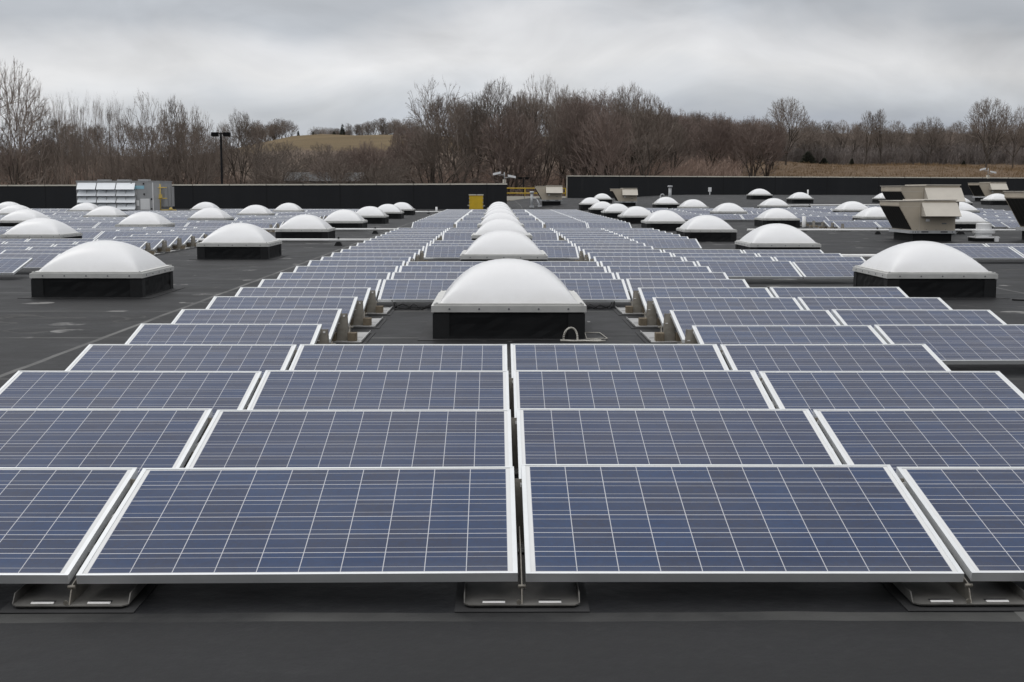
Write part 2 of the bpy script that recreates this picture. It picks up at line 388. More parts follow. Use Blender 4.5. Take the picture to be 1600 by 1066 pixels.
tag(mb.build('store_building', M['wall']), 'large flat-roofed store building carrying the solar panels and skylights', 'building')

def left_hill(x, y): return pl([(165,-7),(200,-3.5),(230,1.0),(300,6),(360,10.5),(450,17.0),(560,24.5),(690,25.6),(760,26.2),(900,22),(1500,20),(4000,20)], y)
def right_field(x, y): return pl([(165,-7),(200,-1.5),(250,4.0),(360,8.9),(450,11.2),(600,14),(800,26),(1500,66),(1800,60),(4000,40)], y)
def ground_z(x, y):
    t = sstep(95, 15, x*400/max(200, y)) if y > 0 else 0
    lh = left_hill(x, y)
    if lh > 3 and y > 0: lh = 3+(lh-3)*(1-0.42*sstep(-0.135, -0.25, x/y))
    base = lerp(right_field(x, y), lh, t)
    if y > 175: base += 0.5*math.sin(x*0.05+y*0.031)+0.35*math.sin(x*0.11-y*0.07)
    return base
mb = MB()
gx = [-2500, -1400, -900, -650]+[-500+12.5*i for i in range(81)]+[650, 900, 1400, 2500]
gy = [-400, 0, 100, 150, 165]+[170+7.5*i for i in range(48)]+[545+25*i for i in range(12)]+[900, 1100, 1300, 1500, 1700, 2000, 3000, 6000]
nx = len(gx); cols = []
for yy in gy:
    for xx in gx:
        mb.v.append((xx, yy, ground_z(xx, yy)))
        t = sstep(95, 15, xx*400/max(200, yy))
        gleft = sstep(395, 425, yy)*(1-sstep(705, 730, yy))*t*sstep(-0.215, -0.175, xx/max(yy, 1))      # mown hill
        gright = (1-t)*sstep(215, 235, yy)*(1-sstep(362, 380, yy))
        cols.append((gleft, gright))
for j in range(len(gy)-1):
    for i in range(nx-1):
        a = j*nx+i; mb.f.append((a, a+1, a+nx+1, a+nx)); mb.mi.append(0)
g = mb.build('ground', None); g.data.materials.clear()
ca = g.data.color_attributes.new('zone', 'FLOAT_COLOR', 'POINT')
for i, (a, b) in enumerate(cols): ca.data[i].color = (a, b, 0, 1)
for p in g.data.polygons: p.use_smooth = True
m = NB('meadow_and_wood_floor'); at_ = m.n('ShaderNodeAttribute', attribute_name='zone'); sp = m.n('ShaderNodeSeparateXYZ'); m.l(at_.outputs['Vector'], sp.inputs[0])
nz = m.noise(0.045, 7, 0.62); nf = m.noise(0.35, 6, 0.7); ns = m.noise(0.03, 6, 0.6, stretch=(0.35, 1.6, 1))
floor = m.mix(m.ramp(nz, [(0.3, 0.0), (0.7, 1.0)]), (0.110, 0.086, 0.070), (0.165, 0.128, 0.100))
hill = m.mix(m.ramp(ns, [(0.35, 0.0), (0.65, 1.0)]), (0.180, 0.136, 0.082), (0.130, 0.102, 0.064))
field = m.mix(m.ramp(nf, [(0.35, 0.0), (0.7, 1.0)]), (0.105, 0.074, 0.050), (0.190, 0.138, 0.094))
cc = m.mix(sp.outputs[0], floor, hill); cc = m.mix(sp.outputs[1], cc, field)
m.l(cc, m.b.inputs['Base Color']); m.b.inputs['Roughness'].default_value = 1; m.b.inputs['Specular IOR Level'].default_value = 0.05
m.bump(nf, 0.8, 0.6)
g.data.materials.append(m.m); tag(g, kind='structure')

# parapets (membrane-faced) with a metal coping
def parapet(x0, x1, y, zt0, zt1, label):
    e = empty('parapet_wall', (x0, y, 0), label, 'parapet wall'); L = x1-x0
    z0 = -0.3
    w = MB().hexa([(0,0,z0),(L,0,z0),(L,0.3,z0),(0,0.3,z0),(0,0,zt0),(L,0,zt1),(L,0.3,zt1),(0,0.3,zt0)]).build('wall_face', M['parapet'], e)
    c = MB().hexa([(-0.04,-0.05,zt0-0.02),(L+0.03,-0.05,zt1-0.02),(L+0.03,0.36,zt1-0.02),(-0.04,0.36,zt0-0.02),(-0.04,-0.05,zt0+0.09),(L+0.03,-0.05,zt1+0.09),(L+0.03,0.36,zt1+0.09),(-0.04,0.36,zt0+0.09)]).build('coping', M['coping'], e)
    return e
zl0, zl1 = at(0, 289, LEFT_Y).z, at(790, 286.6, LEFT_Y).z
slope = (zl1-zl0)/(at(790, 286, LEFT_Y).x-at(0, 288, LEFT_Y).x)
xa = at(0, 288, LEFT_Y).x
parapet(-62, at(792, 290, LEFT_Y).x, LEFT_Y, zl0+slope*(-62-xa)-0.09, zl1-0.09, 'long black parapet wall behind the louvered grey rooftop unit and yellow box')
pr0 = at(886, 274.3, RIGHT_Y); pr1 = at(1600, 277.5, RIGHT_Y)
e = parapet(pr0.x, 70, RIGHT_Y, pr0.z-0.09, pr1.z-0.09-(70-pr1.x)*0.003, 'tall black parapet wall behind the tan rooftop units, cream coping down its end')
MB().box(-0.04, 0.06, -0.05, 0.34, roof_z(8, 155)-0.05, pr0.z-0.11).build('end_trim', M['coping'], e)

parapet(-62, 70, -2.4, 3.3, 3.3, 'black unseen wall added behind the camera to shade the near roof')  # added out of view to keep sky light off the front roof

# ------------------------------------------------------------------ skylights
CURB_H, CHX, CHY = 0.29, 0.785, 0.90
def ringbox(mb, hx, hy, t, z0, z1, mi=0):
    mb.box(-hx, hx, -hy, -hy+t, z0, z1, mi); mb.box(-hx, hx, hy-t, hy, z0, z1, mi)
    mb.box(-hx, -hx+t, -hy+t, hy-t, z0, z1, mi); mb.box(hx-t, hx, -hy+t, hy-t, z0, z1, mi)
cu = MB()
n = 14
ring = []
for side in range(4):
    for i in range(n):
        t = i/n*2-1
        ring.append([(t, -1), (1, t), (-t, 1), (-1, -t)][side])
rr = random.Random(4)
zs = [-0.5, -0.02, 0.03, 0.09, 0.16, 0.23, 0.29]
fl = [1.0, 1.02, 1.006, 1.0, 1.0, 1.002, 0.998]
for k, zz_ in enumerate(zs):
    for (a, b) in ring:
        j = (rr.random()-0.5)*0.012*(1 if 1 < k < 6 else 0)
        cu.v.append((a*CHX*fl[k]+(j if abs(a) == 1 else 0), b*CHY*fl[k]+(j if abs(b) == 1 else 0), zz_))
nr = len(ring)
for k in range(len(zs)-1):
    for i in range(nr):
        j = (i+1) % nr; cu.f.append((k*nr+i, k*nr+j, (k+1)*nr+j, (k+1)*nr+i)); cu.mi.append(0)
for sx_ in (-1, 1):
    for sy_ in (-1, 1):
        xa_, ya_ = sx_*(CHX*1.008), sy_*(CHY*1.008)
        cu.box(min(xa_-sx_*0.17, xa_+sx_*0.004), max(xa_-sx_*0.17, xa_+sx_*0.004), min(ya_, ya_+sy_*0.005), max(ya_, ya_+sy_*0.005), 0.0, 0.27, 1)
        cu.box(min(xa_, xa_+sx_*0.005), max(xa_, xa_+sx_*0.005), min(ya_-sy_*0.17, ya_), max(ya_-sy_*0.17, ya_), 0.0, 0.262, 1)
ap = MB(); ringbox(ap, CHX+0.16, CHY+0.16, 0.17, 0.002, 0.006)
apron_me = ap.mesh('flashing_apron', M['pad'])
curb_me = cu.mesh('curb', [M['curb'], M['flap']])
fr = MB(); ringbox(fr, 0.81, 0.925, 0.10, CURB_H-0.005, 0.352); ringbox(fr, 0.785, 0.90, 0.09, 0.352, 0.374)
for i in range(5):
    t = -0.62+0.31*i
    for sgn in (-1, 1):
        fr.tube((t, sgn*0.925, 0.318), (t, sgn*0.931, 0.318), 0.011, n=8, mi=1)
        fr.tube((sgn*0.81, t*1.15, 0.318), (sgn*0.816, t*1.15, 0.318), 0.011, n=8, mi=1)
for sx_ in (-1, 1):
    for sy_ in (-1, 1): fr.tube((sx_*0.755, sy_*0.87, 0.374), (sx_*0.755, sy_*0.87, 0.380), 0.014, n=8, mi=1)
fr.box(-0.70, 0.70, -0.81, 0.81, 0.345, 0.350, 2)  # unseen white plate added to bounce light up into the dome
frame_me = fr.mesh('skylight_frame', [M['dome_frame'], M['greydk'], M['bounce_plate']])
dm = MB(); G = 26; DH = 0.425
for j in range(G+1):
    for i in range(G+1):
        u, v = i/G*2-1, j/G*2-1
        u, v = math.sin(u*math.pi/2)*0.6+u*0.4, math.sin(v*math.pi/2)*0.6+v*0.4
        fa, fb = max(1e-3, 1-abs(u)**1.9), max(1e-3, 1-abs(v)**1.9)
        f = 2**(1/2.8)*(fa**-2.8+fb**-2.8)**(-1/2.8)
        dm.v.append((u*0.725, v*0.84, 0.371+DH*f))
for j in range(G):
    for i in range(G):
        a = j*(G+1)+i; dm.f.append((a, a+1, a+G+2, a+G+1)); dm.mi.append(0); dm.smooth.add(len(dm.f)-1)
dome_me = dm.mesh('dome', M['dome'])
DOMES = []
def skylight(x, yf, label, s=1.0, rz=0):
    z = roof_z(x, yf+0.9)
    e = empty('skylight', (x, yf+CHY*s, z), label, 'skylight', 'white domed skylights on the roof'); e.scale = (s, s, s)
    inst('curb', curb_me, e); inst('frame', frame_me, e); inst('dome', dome_me, e)
    if yf < 45: inst('flashing_apron', apron_me, e)
    e.rotation_euler = (0, 0, rz)
    DOMES.append((x, yf)); return e
ordn = ['nearest', 'second', 'third', 'fourth', 'fifth', 'sixth', 'seventh', 'eighth']
far = ['closest to the camera, white strap looped at its base', 'counted away from the camera', 'counted away from the camera', 'counted away from the camera', 'counted away from the camera', 'counted away from the camera', 'counted away from the camera', 'farthest, in front of the roof edge gap']
for i in range(8):
    skylight(0.03, 13.67+10.58*i, '%s skylight in the middle line%s' % (ordn[i], ', white strap at its base' if i == 0 else ' between the panel rows'))
for i in range(7):
    skylight(-6.0-0.02*i, 18.95+10.6*i, '%s skylight along the open walkway%s' % (ordn[i], ', large black curb in full view' if i == 0 else ' crossed by white pipes'))
for i in range(8):
    skylight(6.37+0.03*i, 19.0+10.6*i, '%s skylight in the line ending beside the tan unit before the tall parapet' % ordn[i] if i else 'large skylight with black curb in front of the nearest tan rooftop unit')
for k, yf in enumerate((34.85, 45.4, 56.0, 66.6, 77.2)):
    skylight(-12.4, yf, '%s skylight in the line standing among the left block of panels' % ordn[k])
for k, yf in enumerate((50.7, 61.3, 82.5)):
    skylight(-18.45, yf, ['skylight half hidden behind the nearest one of the left panel block', 'skylight standing before the louvers of the grey rooftop unit', 'skylight against the black parapet beside the yellow gas pipe'][k])
skylight(-24.6, 66.6, 'skylight at the left picture edge, its right slope overlapping another'); skylight(-24.3, 77.2, 'skylight partly hidden behind the left end of the grey louvered unit')
skylight(-30.8, 82.5, 'farthest skylight cut by the left picture edge')
for k, yf in enumerate((56.0, 66.6, 77.2, 87.8)):
    skylight(12.0-0.25*k, yf, '%s skylight in the line leading to the grey vent pipe' % ordn[k])
for (px, yf, lab, s) in ((1339, 68, 'skylight left of the tan units with a white pipe just behind it', 1.0), (1378, 58, 'skylight peeking out at the left of the nearest tan unit', 1.0),
                         (1515, 50.7, 'skylight right behind the white round exhaust fan', 1.0), (1507, 66.6, 'second skylight behind the white exhaust fan', 1.0),
                         (1500, 84, 'third and smallest skylight behind the white exhaust fan', 1.0), (1565, 92, 'skylight partly hidden by the tan unit cut by the picture edge', 1.0), (1214, 78, 'skylight at the edge of the far right panel block', 1.0),
                         (1254, 97, 'skylight with a white stub pipe standing behind it', 1.0), (1190, 113, 'lone skylight close to the tall black parapet', 1.15),
                         (942, 112, 'small skylight beside the far tan rooftop unit', 1.0), (1390, 98, 'skylight almost hidden behind the second tan unit', 1.0)):
    skylight(at(px, 320, yf).x, yf, lab, s)

# ------------------------------------------------------------------ solar panels
PW, PL_, GAPW, PITCHR, ROW0, TILT = 1.65, 0.99, 0.03, 1.5567, 4.7924, R(12.0138)
EDGE_Z, FH, LIP = 0.12, 0.036, 0.012
ct, st = math.cos(TILT), math.sin(TILT)
def tp(x, a, h): return (x, a*ct-h*st, EDGE_Z+a*st+h*ct)      # panel-plane coordinates -> local
def slab(mb, x0, x1, a0, a1, h0, h1, mi=0):
    mb.hexa([tp(x0,a0,h0), tp(x1,a0,h0), tp(x1,a1,h0), tp(x0,a1,h0), tp(x0,a0,h1), tp(x1,a0,h1), tp(x1,a1,h1), tp(x0,a1,h1)], mi)
HW = PW/2
def frame_geo(mb, mi=0):
    slab(mb, -HW, HW, 0, LIP, -FH, 0, mi); slab(mb, -HW, HW, PL_-LIP, PL_, -FH, 0, mi)
    slab(mb, -HW, -HW+LIP+0.006, LIP, PL_-LIP, -FH, -0.0005, mi); slab(mb, HW-LIP-0.006, HW, LIP, PL_-LIP, -FH, -0.0005, mi)
def glass_geo(mb, mi=0, off=(0, 0, 0)):
    x0, x1, a0, a1 = -HW+LIP+0.006, HW-LIP-0.006, LIP, PL_-LIP
    def U(x, a): return ((x+0.789)/0.1578, (a-0.0205)/0.15817)
    slab_i = len(mb.f)
    slab(mb, x0, x1, a0, a1, -0.012, -0.003, mi)
    mb.uv[slab_i+1] = [U(x0,a0), U(x1,a0), U(x1,a1), U(x0,a1)]
    for k in (0, 2, 3, 4, 5): mb.uv[slab_i+k] = [(-1, -1)]*4
f_ = MB(); frame_geo(f_); pframe_me = f_.mesh('panel_frame', M['frame_alu'])
g_ = MB(); glass_geo(g_); pglass_me = g_.mesh('solar_glass', M['cells'])

def blocked(x0, x1, y0):
    for (dx, dy) in DOMES:
        if x1 > dx-CHX-0.60 and x0 < dx+CHX+0.60 and y0+0.97 > dy-1.3 and y0 < dy+2.45: return True
    return False
panels = []   # block, row number, column number, x centre, y front
def add(block, row, coln, xc):
    y = ROW0+(row-1)*PITCHR
    panels.append((block, row, coln, xc, y))
CW = PW+GAPW
for row in range(1, 53):
    if 26 <= row <= 29: continue
    for c in (-2, -1, 1, 2, 3, 4):
        xc = (c-0.5)*CW if c > 0 else (c+0.5)*CW
        y = ROW0+(row-1)*PITCHR
        if c in (3, 4) and row < 5: continue
        if c == 4 and row not in (12, 13, 14, 15): continue
        if abs(c) == 1 and row in (5, 6, 7, 8): continue
        if blocked(xc-HW, xc+HW, y): continue
        add('middle', row, c, xc)
for r_ in list(range(12, 26))+list(range(29, 53)):
    row = r_+0.55
    for c in range(1, 22):
        xc = -8.43-(c-0.5)*CW; y = ROW0+(row-1)*PITCHR
        if blocked(xc-HW, xc+HW, y): continue
        if -27.3 < xc < -19.0 and 77.8 < y < 87: continue
        add('left', row, -c, xc)
for row in (16, 17):
    for c in range(2, 7): add('right near', row, c, 7.93+(c-0.5)*CW)
for row in range(31, 48):
    for c in range(-2, 9):
        xc = 13.28+(c-0.5)*CW; y = ROW0+(row-1)*PITCHR
        if c < 1 and row < 38: continue
        if blocked(xc-HW, xc+HW, y): continue
        add('right far', row, c, xc)
keep = []
for p in panels:
    q = project((p[3], p[4]+0.5, 0.25+roof_z(p[3], p[4])))
    if not q: continue
    half = HW*FPX/q[2]
    if q[0]+half < -5 or q[0]-half > 1605: continue
    keep.append((q[2], p))
keep.sort(key=lambda t: t[0])
near_p, far_p = [p for _, p in keep[:300]], [p for _, p in keep[300:]]
ROWW = {}
def nth(n):
    if 10 <= n % 100 <= 20: s = 'th'
    else: s = {1: 'st', 2: 'nd', 3: 'rd'}.get(n % 10, 'th')
    return '%d%s' % (n, s)
small = ['zeroth', 'first', 'second', 'third', 'fourth', 'fifth', 'sixth', 'seventh', 'eighth', 'ninth', 'tenth', 'eleventh', 'twelfth']
def word(n): return small[n] if n < len(small) else nth(n)
leftrows = sorted({p[1] for p in panels if p[0] == 'left'}); rf_rows = sorted({p[1] for p in panels if p[0] == 'right far'})
def plabel(p):
    b, row, c, _, _ = p
    if b == 'middle':
        side = {-2: 'outer panel left of', -1: 'inner panel left of', 1: 'inner panel right of', 2: 'second panel right of', 3: 'third panel right of', 4: 'fourth panel right of'}[c]
        return 'blue solar panel, %s the skylight line, %s row from the camera' % (side, word(row))
    if b == 'left':
        return 'solar panel in left walkway block, %s row back, %s from its walkway edge' % (word(leftrows.index(row)+1), word(-c))
    if b == 'right near':
        return 'solar panel beside the exhaust fan, %s of two rows, %s from the left' % ('front' if row == 16 else 'back', word(c))
    return 'solar panel behind the tan units, %s row back, %s across' % (word(rf_rows.index(row)+1), word(c+3))
for p in near_p:
    e = empty('solar_panel', (p[3], p[4], roof_z(p[3], p[4])), plabel(p), 'solar panel', 'tilted solar panels in rows on the roof')
    a = (math.sin(p[3]*12.9898+p[4]*78.233)*43758.5453) % 1.0
    e.rotation_euler = (R((a-0.5)*0.9), R((a*7 % 1-0.5)*0.4), R((a*13 % 1-0.5)*0.25))
    inst('panel_frame', pframe_me, e); inst('solar_glass', pglass_me, e)
mb = MB()
for p in far_p:
    b = len(mb.v); fb = len(mb.f)
    frame_geo(mb, 0); glass_geo(mb, 1)
    z0 = roof_z(p[3], p[4])
    for i in range(b, len(mb.v)):
        q = mb.v[i]; mb.v[i] = (q[0]+p[3], q[1]+p[4], q[2]+z0)
if far_p:
    tag(mb.build('distant_solar_panels', [M['frame_alu'], M['cells']]), 'farthest rows of solar panels merging into one blue grey surface', 'solar panels', kind='stuff')
print('PANELS', len(panels), len(keep), len(near_p), len(far_p))

# ------------------------------------------------------------------ panel mounts
# part meshes, origin on the roof under the front edge of a row, at the gap between two columns
pad = MB(); pad.box(-0.26, 0.26, -1.0, 0.16, 0.002, 0.006); pad_me = pad.mesh('slip_sheet', M['pad'])
bp = MB()
bp.prism([(-0.21,-0.86),(-0.19,-0.88),(0.19,-0.88),(0.21,-0.86),(0.21,0.08),(-0.21,0.08)], 'z', 0.010, 0.016)
bp.box(-0.214,-0.208,-0.86,0.08,0.0165,0.034); bp.box(0.208,0.214,-0.86,0.08,0.0165,0.034)
for sx_ in (-1, 1): bp.box(sx_*0.14-0.045, sx_*0.14+0.045, -0.50, -0.488, 0.0165, 0.019, 1)
plate_me = bp.mesh('base_plate', [M['tray'], M['greydk']])
upm = MB()
# folded upright: tapered web with two flanges, leaning back slightly
def upright(z0, z1, w0, w1, y0, y1):
    upm.hexa([(-w0,y0,z0),(w0,y0,z0),(w0,y0+0.004,z0),(-w0,y0+0.004,z0),(-w1,y1,z1),(w1,y1,z1),(w1,y1+0.004,z1),(-w1,y1+0.004,z1)])
    for s_ in (-1, 1):
        xa_, xb_ = s_*w0, s_*w1
        upm.hexa([(xa_,y0+0.004,z0),(xa_+s_*0.004,y0+0.004,z0),(xa_+s_*0.004,y0+0.14,z0),(xa_,y0+0.14,z0),(xb_,y1+0.004,z1),(xb_+s_*0.004,y1+0.004,z1),(xb_+s_*0.004,y1+0.055,z1),(xb_,y1+0.055,z1)])
upright(0.016, 0.292, 0.056, 0.043, -0.74, -0.70)
upm.box(0.008, 0.028, -0.712, -0.706, 0.258, 0.276, 1)
upm.box(-0.045, -0.02, -0.744, -0.738, 0.19, 0.20, 1)
upright_me = upm.mesh('upright_bracket', [M['steel'], M['bright']])
cp = MB(); cp.prism([(-0.10,0.016),(0.06,0.016),(0.035,0.09),(-0.01,0.105)], 'x', -0.003, 0.003); cp.box(-0.03, 0.03, 0.0, 0.03, 0.072, 0.082)
clip_me = cp.mesh('front_clip', M['steel'])
block_me = MB().box(0.062, 0.150, -0.80, -0.68, 0.0165, 0.098).mesh('ballast_block', M['block']); block2_me = MB().box(-0.150, -0.062, -0.80, -0.68, 0.0165, 0.098).mesh('ballast_block', M['block'])
# front-row tray
ft = MB()
ft.prism([(-0.215,-0.03),(-0.195,-0.052),(0.195,-0.052),(0.215,-0.03),(0.215,0.62),(-0.215,0.62)], 'z', 0.012, 0.017)
ft.prism([(-0.03,0.0175),(0.62,0.0175),(0.62,0.055),(0.0,0.050)], 'x', -0.217, -0.213); ft.prism([(-0.03,0.0175),(0.62,0.0175),(0.62,0.055),(0.0,0.050)], 'x', 0.213, 0.217)
tray_me = ft.mesh('base_plate', M['tray_shaded'])
fs = MB()
for sx_ in (-1, 1): fs.hexa([(sx_*0.105-0.042,-0.032,0.018),(sx_*0.105+0.042,-0.032,0.018),(sx_*0.105+0.042,-0.020,0.018),(sx_*0.105-0.042,-0.020,0.018),(sx_*0.105-0.042,-0.030,0.021),(sx_*0.105+0.042,-0.030,0.021),(sx_*0.105+0.042,-0.020,0.022),(sx_*0.105-0.042,-0.020,0.022)])
slot_me = fs.mesh('lit_slot_edge', M['bright'])  # pale strips stand for light caught on the cut edges of the slots
fd = MB()
for sx_ in (-1, 1): fd.box(sx_*0.105-0.042, sx_*0.105+0.042, -0.016, 0.006, 0.0175, 0.0185)
slotd_me = fd.mesh('slot_opening', M['black'])
fn = MB(); fn.prism([(-0.045,0.0175),(0.55,0.0175),(0.55,0.16),(0.25,0.13),(0.0,0.083),(-0.02,0.06)], 'x', -0.002, 0.002); fn.tube((-0.014,-0.01,0.075),(0.014,-0.01,0.075),0.007); fn.tube((-0.012,-0.048,0.026),(-0.012,-0.044,0.026),0.009)
fin_me = fn.mesh('upright_fin', M['steel'])
fp = MB(); fp.box(-0.25, 0.25, -0.092, 0.66, 0.0015, 0.004); fpad_me = fp.mesh('slip_sheet', M['pad'])
def mount(x, row, front, label, group):
    y = ROW0+(row-1)*PITCHR
    e = empty('panel_mount', (x, y, roof_z(x, y)), label, 'panel mount', group)
    if front:
        inst('slip_sheet', fpad_me, e); inst('base_plate', tray_me, e); inst('upright_fin', fin_me, e); inst('lit_slot_edge', slot_me, e); inst('slot_opening', slotd_me, e)
    else:
        inst('slip_sheet', pad_me, e); inst('base_plate', plate_me, e); inst('upright_bracket', upright_me, e); inst('front_clip', clip_me, e); inst('ballast_block', block_me, e); inst('ballast_block', block2_me, e)
    return e
GM = 'steel panel mounts on the roof'
for j, lab in ((-1, 'steel tray mount under the front corner gap, left of centre'), (0, 'steel tray mount under the centre gap of the front row'), (1, 'steel tray mount under the front row gap, right of centre')):
    mount(j*CW, 1, True, lab, GM)
done = set()
for row in range(2, 5):
    for j in (-1, 0, 1):
        mount(j*CW, row, False, 'steel mount between panels in the gap of row %s, %s' % (word(row), {-1: 'left of centre', 0: 'on the centre line', 1: 'right of centre'}[j]), GM); done.add((j, row))
have = {(p[0], p[1], p[2]) for p in panels}
for row in range(5, 53):
    for j, lab in ((-1, 'left of'), (1, 'right of')):
        cin, cout = (-1, -2) if j < 0 else (1, 2)
        pr = [('middle', row, cin) in have, ('middle', row-1, cin) in have]
        if not all(pr) and (('middle', row, cout) in have or ('middle', row-1, cout) in have) and row < 40:
            mount(j*CW, row, False, 'steel mount with block %s a middle skylight, %s row from the camera' % (lab, word(row)), GM)
for i, row in enumerate(leftrows[:30]):
    if i > 3 and ('left', row, -1) in have: mount(-8.43+0.02, row, False, 'steel mount at the walkway end of left block row %s' % word(i+1), GM)
for i, row in enumerate(rf_rows[:5]): mount(13.26, row, False, 'steel mount at the end of right block row %s, near the white post' % word(i+1), GM)

# ------------------------------------------------------------------ tan rooftop units
def rtu(xr, y, label, s=1.0, zb=None):
    """xr: x of the right end of the near face; y: near face"""
    z = roof_z(xr-0.7, y) if zb is None else zb
    e = empty('rooftop_unit', (xr, y, z), label, 'rooftop unit', 'tan rooftop units'); e.scale = (s, s, s)
    D = 2.1; c0 = 0.24; b0 = 0.33
    MB().box(-1.28, -0.08, 0.06, D-0.06, -0.4, c0).build('curb', M['curb'], e)
    rl = MB(); rl.box(-1.42, 0.02, -0.02, D+0.02, c0, b0, 0)
    for a in (-1.05, -0.45): rl.box(a, a+0.22, -0.024, -0.018, c0+0.03, c0+0.065, 1)
    for a in (-1.32, -1.25, -1.17, -0.1): rl.box(a, a+0.03, -0.024, -0.018, c0+0.03, c0+0.06, 1)
    rl.build('base_rail', [M['greypipe'], M['black']], e)
    prof = [(0, b0), (-1.31, b0), (-1.757, b0+0.76), (-1.757, b0+0.90), (0, b0+0.92)]
    sm_ = MB().prism(prof, 'y', 0, D)
    for a in (-1.12, -0.045): sm_.box(a, a+0.012, -0.003, -0.0005, b0+0.01, b0+0.89, 1)
    sm_.box(-1.72, -1.12, -0.003, -0.0005, b0+0.735, b0+0.747, 1)
    for a in (-1.2, -0.9, -0.6, -0.3): sm_.box(a, a+0.02, -0.006, -0.0005, b0+0.015, b0+0.035, 2)
    sm_.build('body', [M['tan'], M['tan_light'], M['greydk']], e)
    # screen set 4 mm proud of the slanted side
    nx_, nz_ = -0.76/0.882, -0.447/0.882
    def sp_(t, yy, off): return (-1.31-0.447*t+nx_*off, yy, b0+0.76*t+nz_*off)
    sc = MB(); sc.hexa([sp_(0.04, 0.07, 0.001), sp_(0.04, D-0.07, 0.001), sp_(0.97, D-0.07, 0.001), sp_(0.97, 0.07, 0.001), sp_(0.04, 0.07, 0.01), sp_(0.04, D-0.07, 0.01), sp_(0.97, D-0.07, 0.01), sp_(0.97, 0.07, 0.01)])
    sc.build('intake_screen', M['mesh'], e)
    MB().box(-0.42, -0.28, -0.03, -0.009, b0+0.20, b0+0.235).build('panel_handle', M['greydk'], e)
    MB().box(-0.92, -0.80, -0.012, -0.009, b0+0.28, b0+0.36).build('rating_plate', M['white'], e)
    cpn = MB(); cpn.box(-1.0, 0.03, -0.03, D+0.03, b0+0.925, b0+0.955); cpn.box(-1.79, -1.03, -0.02, D+0.02, b0+0.905, b0+0.92)
    cpn.build('top_cap', M['tan_light'], e)
    h = MB(); h.prism([(-0.004, b0+0.86), (-0.03, b0+0.86), (-0.47, b0+0.45), (-0.455, b0+0.44), (-0.004, b0+0.835)], 'x', -1.07, 0.03)
    for xx in (-1.07, 0.012): h.prism([(-0.004, b0+0.83), (-0.455, b0+0.44), (-0.004, b0+0.44)], 'x', xx, xx+0.016)
    h.build('exhaust_hood', M['tan_light'], e)
    pn = MB(); pn.box(-0.98, -0.12, -0.008, -0.001, b0+0.05, b0+0.40); pn.box(-1.10, -1.09, -0.006, -0.001, b0+0.02, b0+0.88, 0); pn.build('access_panel', M['tan'], e)
    return e
rtu(at(1492, 361, 40.7).x, 40.7, 'nearest tan rooftop unit beside the white exhaust fan')
rtu(at(1497, 361, 47.5).x, 47.5, 'larger tan rooftop unit rising behind the nearest one', 1.2, 0.24)
rtu(at(1570, 320, 105).x, 105, 'tan rooftop unit by the parapet under the white cameras', 1.2)
rtu(18.35, 39.6, 'tan rooftop unit cut off by the right edge, dark screen showing', 1.24)
rtu(at(878, 320, 104).x, 104, 'tan rooftop unit in front of the parapet gap and yellow railing', 1.18)
rtu(at(995, 320, 98).x, 98, 'tan rooftop unit before the tall parapet, small skylights beside it', 1.03)

# ------------------------------------------------------------------ big louvered unit
YB = 82.0; zx = lambda px: at(px, 300, YB).x
x0 = zx(119.5); 
e = empty('louvered_rooftop_unit', (x0, YB, 0), 'big grey rooftop unit with three columns of white louver hoods', 'rooftop unit')
Wd, Hh, Dp = 5.12, 2.1, 3.1
MB().box(0.1, Wd-0.05, 0.1, Dp-0.1, -0.3, 0.12).build('curb', M['greydk'], e)
bd = MB(); bd.box(0, Wd, 0, Dp, 0.12, Hh-0.05); bd.box(-0.03, Wd+0.03, -0.03, Dp+0.03, Hh-0.05, Hh)
bd.box(3.35, 3.37, -0.008, -0.001, 0.15, Hh-0.08); bd.box(4.3, 4.315, -0.008, -0.001, 0.15, Hh-0.08); bd.box(3.37, 4.3, -0.008, -0.001, 1.02, 1.035)
bd.box(1.18, 1.85, 0.4, 1.2, Hh+0.003, Hh+0.08); bd.box(2.4, 3.1, 0.4, 1.2, Hh+0.003, Hh+0.08); bd.box(3.7, 4.3, 0.4, 1.2, Hh+0.003, Hh+0.10)
bd.build('cabinet', M['grey'], e)
for c in range(3):
    xa_ = 0.10+c*1.20; xb_ = xa_+1.14
    for r_, (zt, zb, pj) in enumerate(((1.97, 1.57, 0.34), (1.53, 1.17, 0.26), (1.12, 0.76, 0.26), (0.70, 0.34, 0.26))):
        MB().prism([(-0.002, zt), (-0.02, zt), (-pj, zb), (-pj+0.015, zb-0.015), (-0.002, zt-0.03)], 'x', xa_, xb_).build('louver_hood', M['hood'], e)
    dk = MB(); dk.box(xa_+0.01, xb_-0.01, -0.0015, 0.0, 0.32, 1.94, 0)
    for q in (xa_-0.022, xa_+0.55, xb_+0.012): dk.box(q, q+0.03, -0.16, -0.003, 0.32, 1.6, 1)
    dk.build('louver_back', [M['greydk'], M['grey']], e)
sg = MB(); sg.box(3.42, 4.18, -0.02, -0.004, 1.60, 1.80).build('blue_sign', M['blue'], e)
s2_ = MB(); s2_.box(3.47, 3.70, -0.014, -0.004, 1.25, 1.52); s2_.box(3.42, 3.85, -0.014, -0.004, 0.56, 0.90); s2_.build('white_notice', M['white'], e)
dr = MB(); dr.box(3.92, 4.5, -0.02, -0.004, 0.32, 1.0)
for k in range(6): dr.box(3.95+k*0.092, 3.99+k*0.092, -0.04, -0.021, 0.34, 0.98)
rdoor = dr.build('ribbed_door', M['white'], e)
bk_ = MB()
for (a, b) in ((3.40, 1.92), (4.15, 1.92), (3.40, 1.28), (4.17, 1.28), (3.40, 0.98), (4.62, 0.98), (3.40, 0.38), (4.62, 0.38)): bk_.box(a-0.04, a+0.04, -0.05, -0.022, b-0.05, b+0.05)
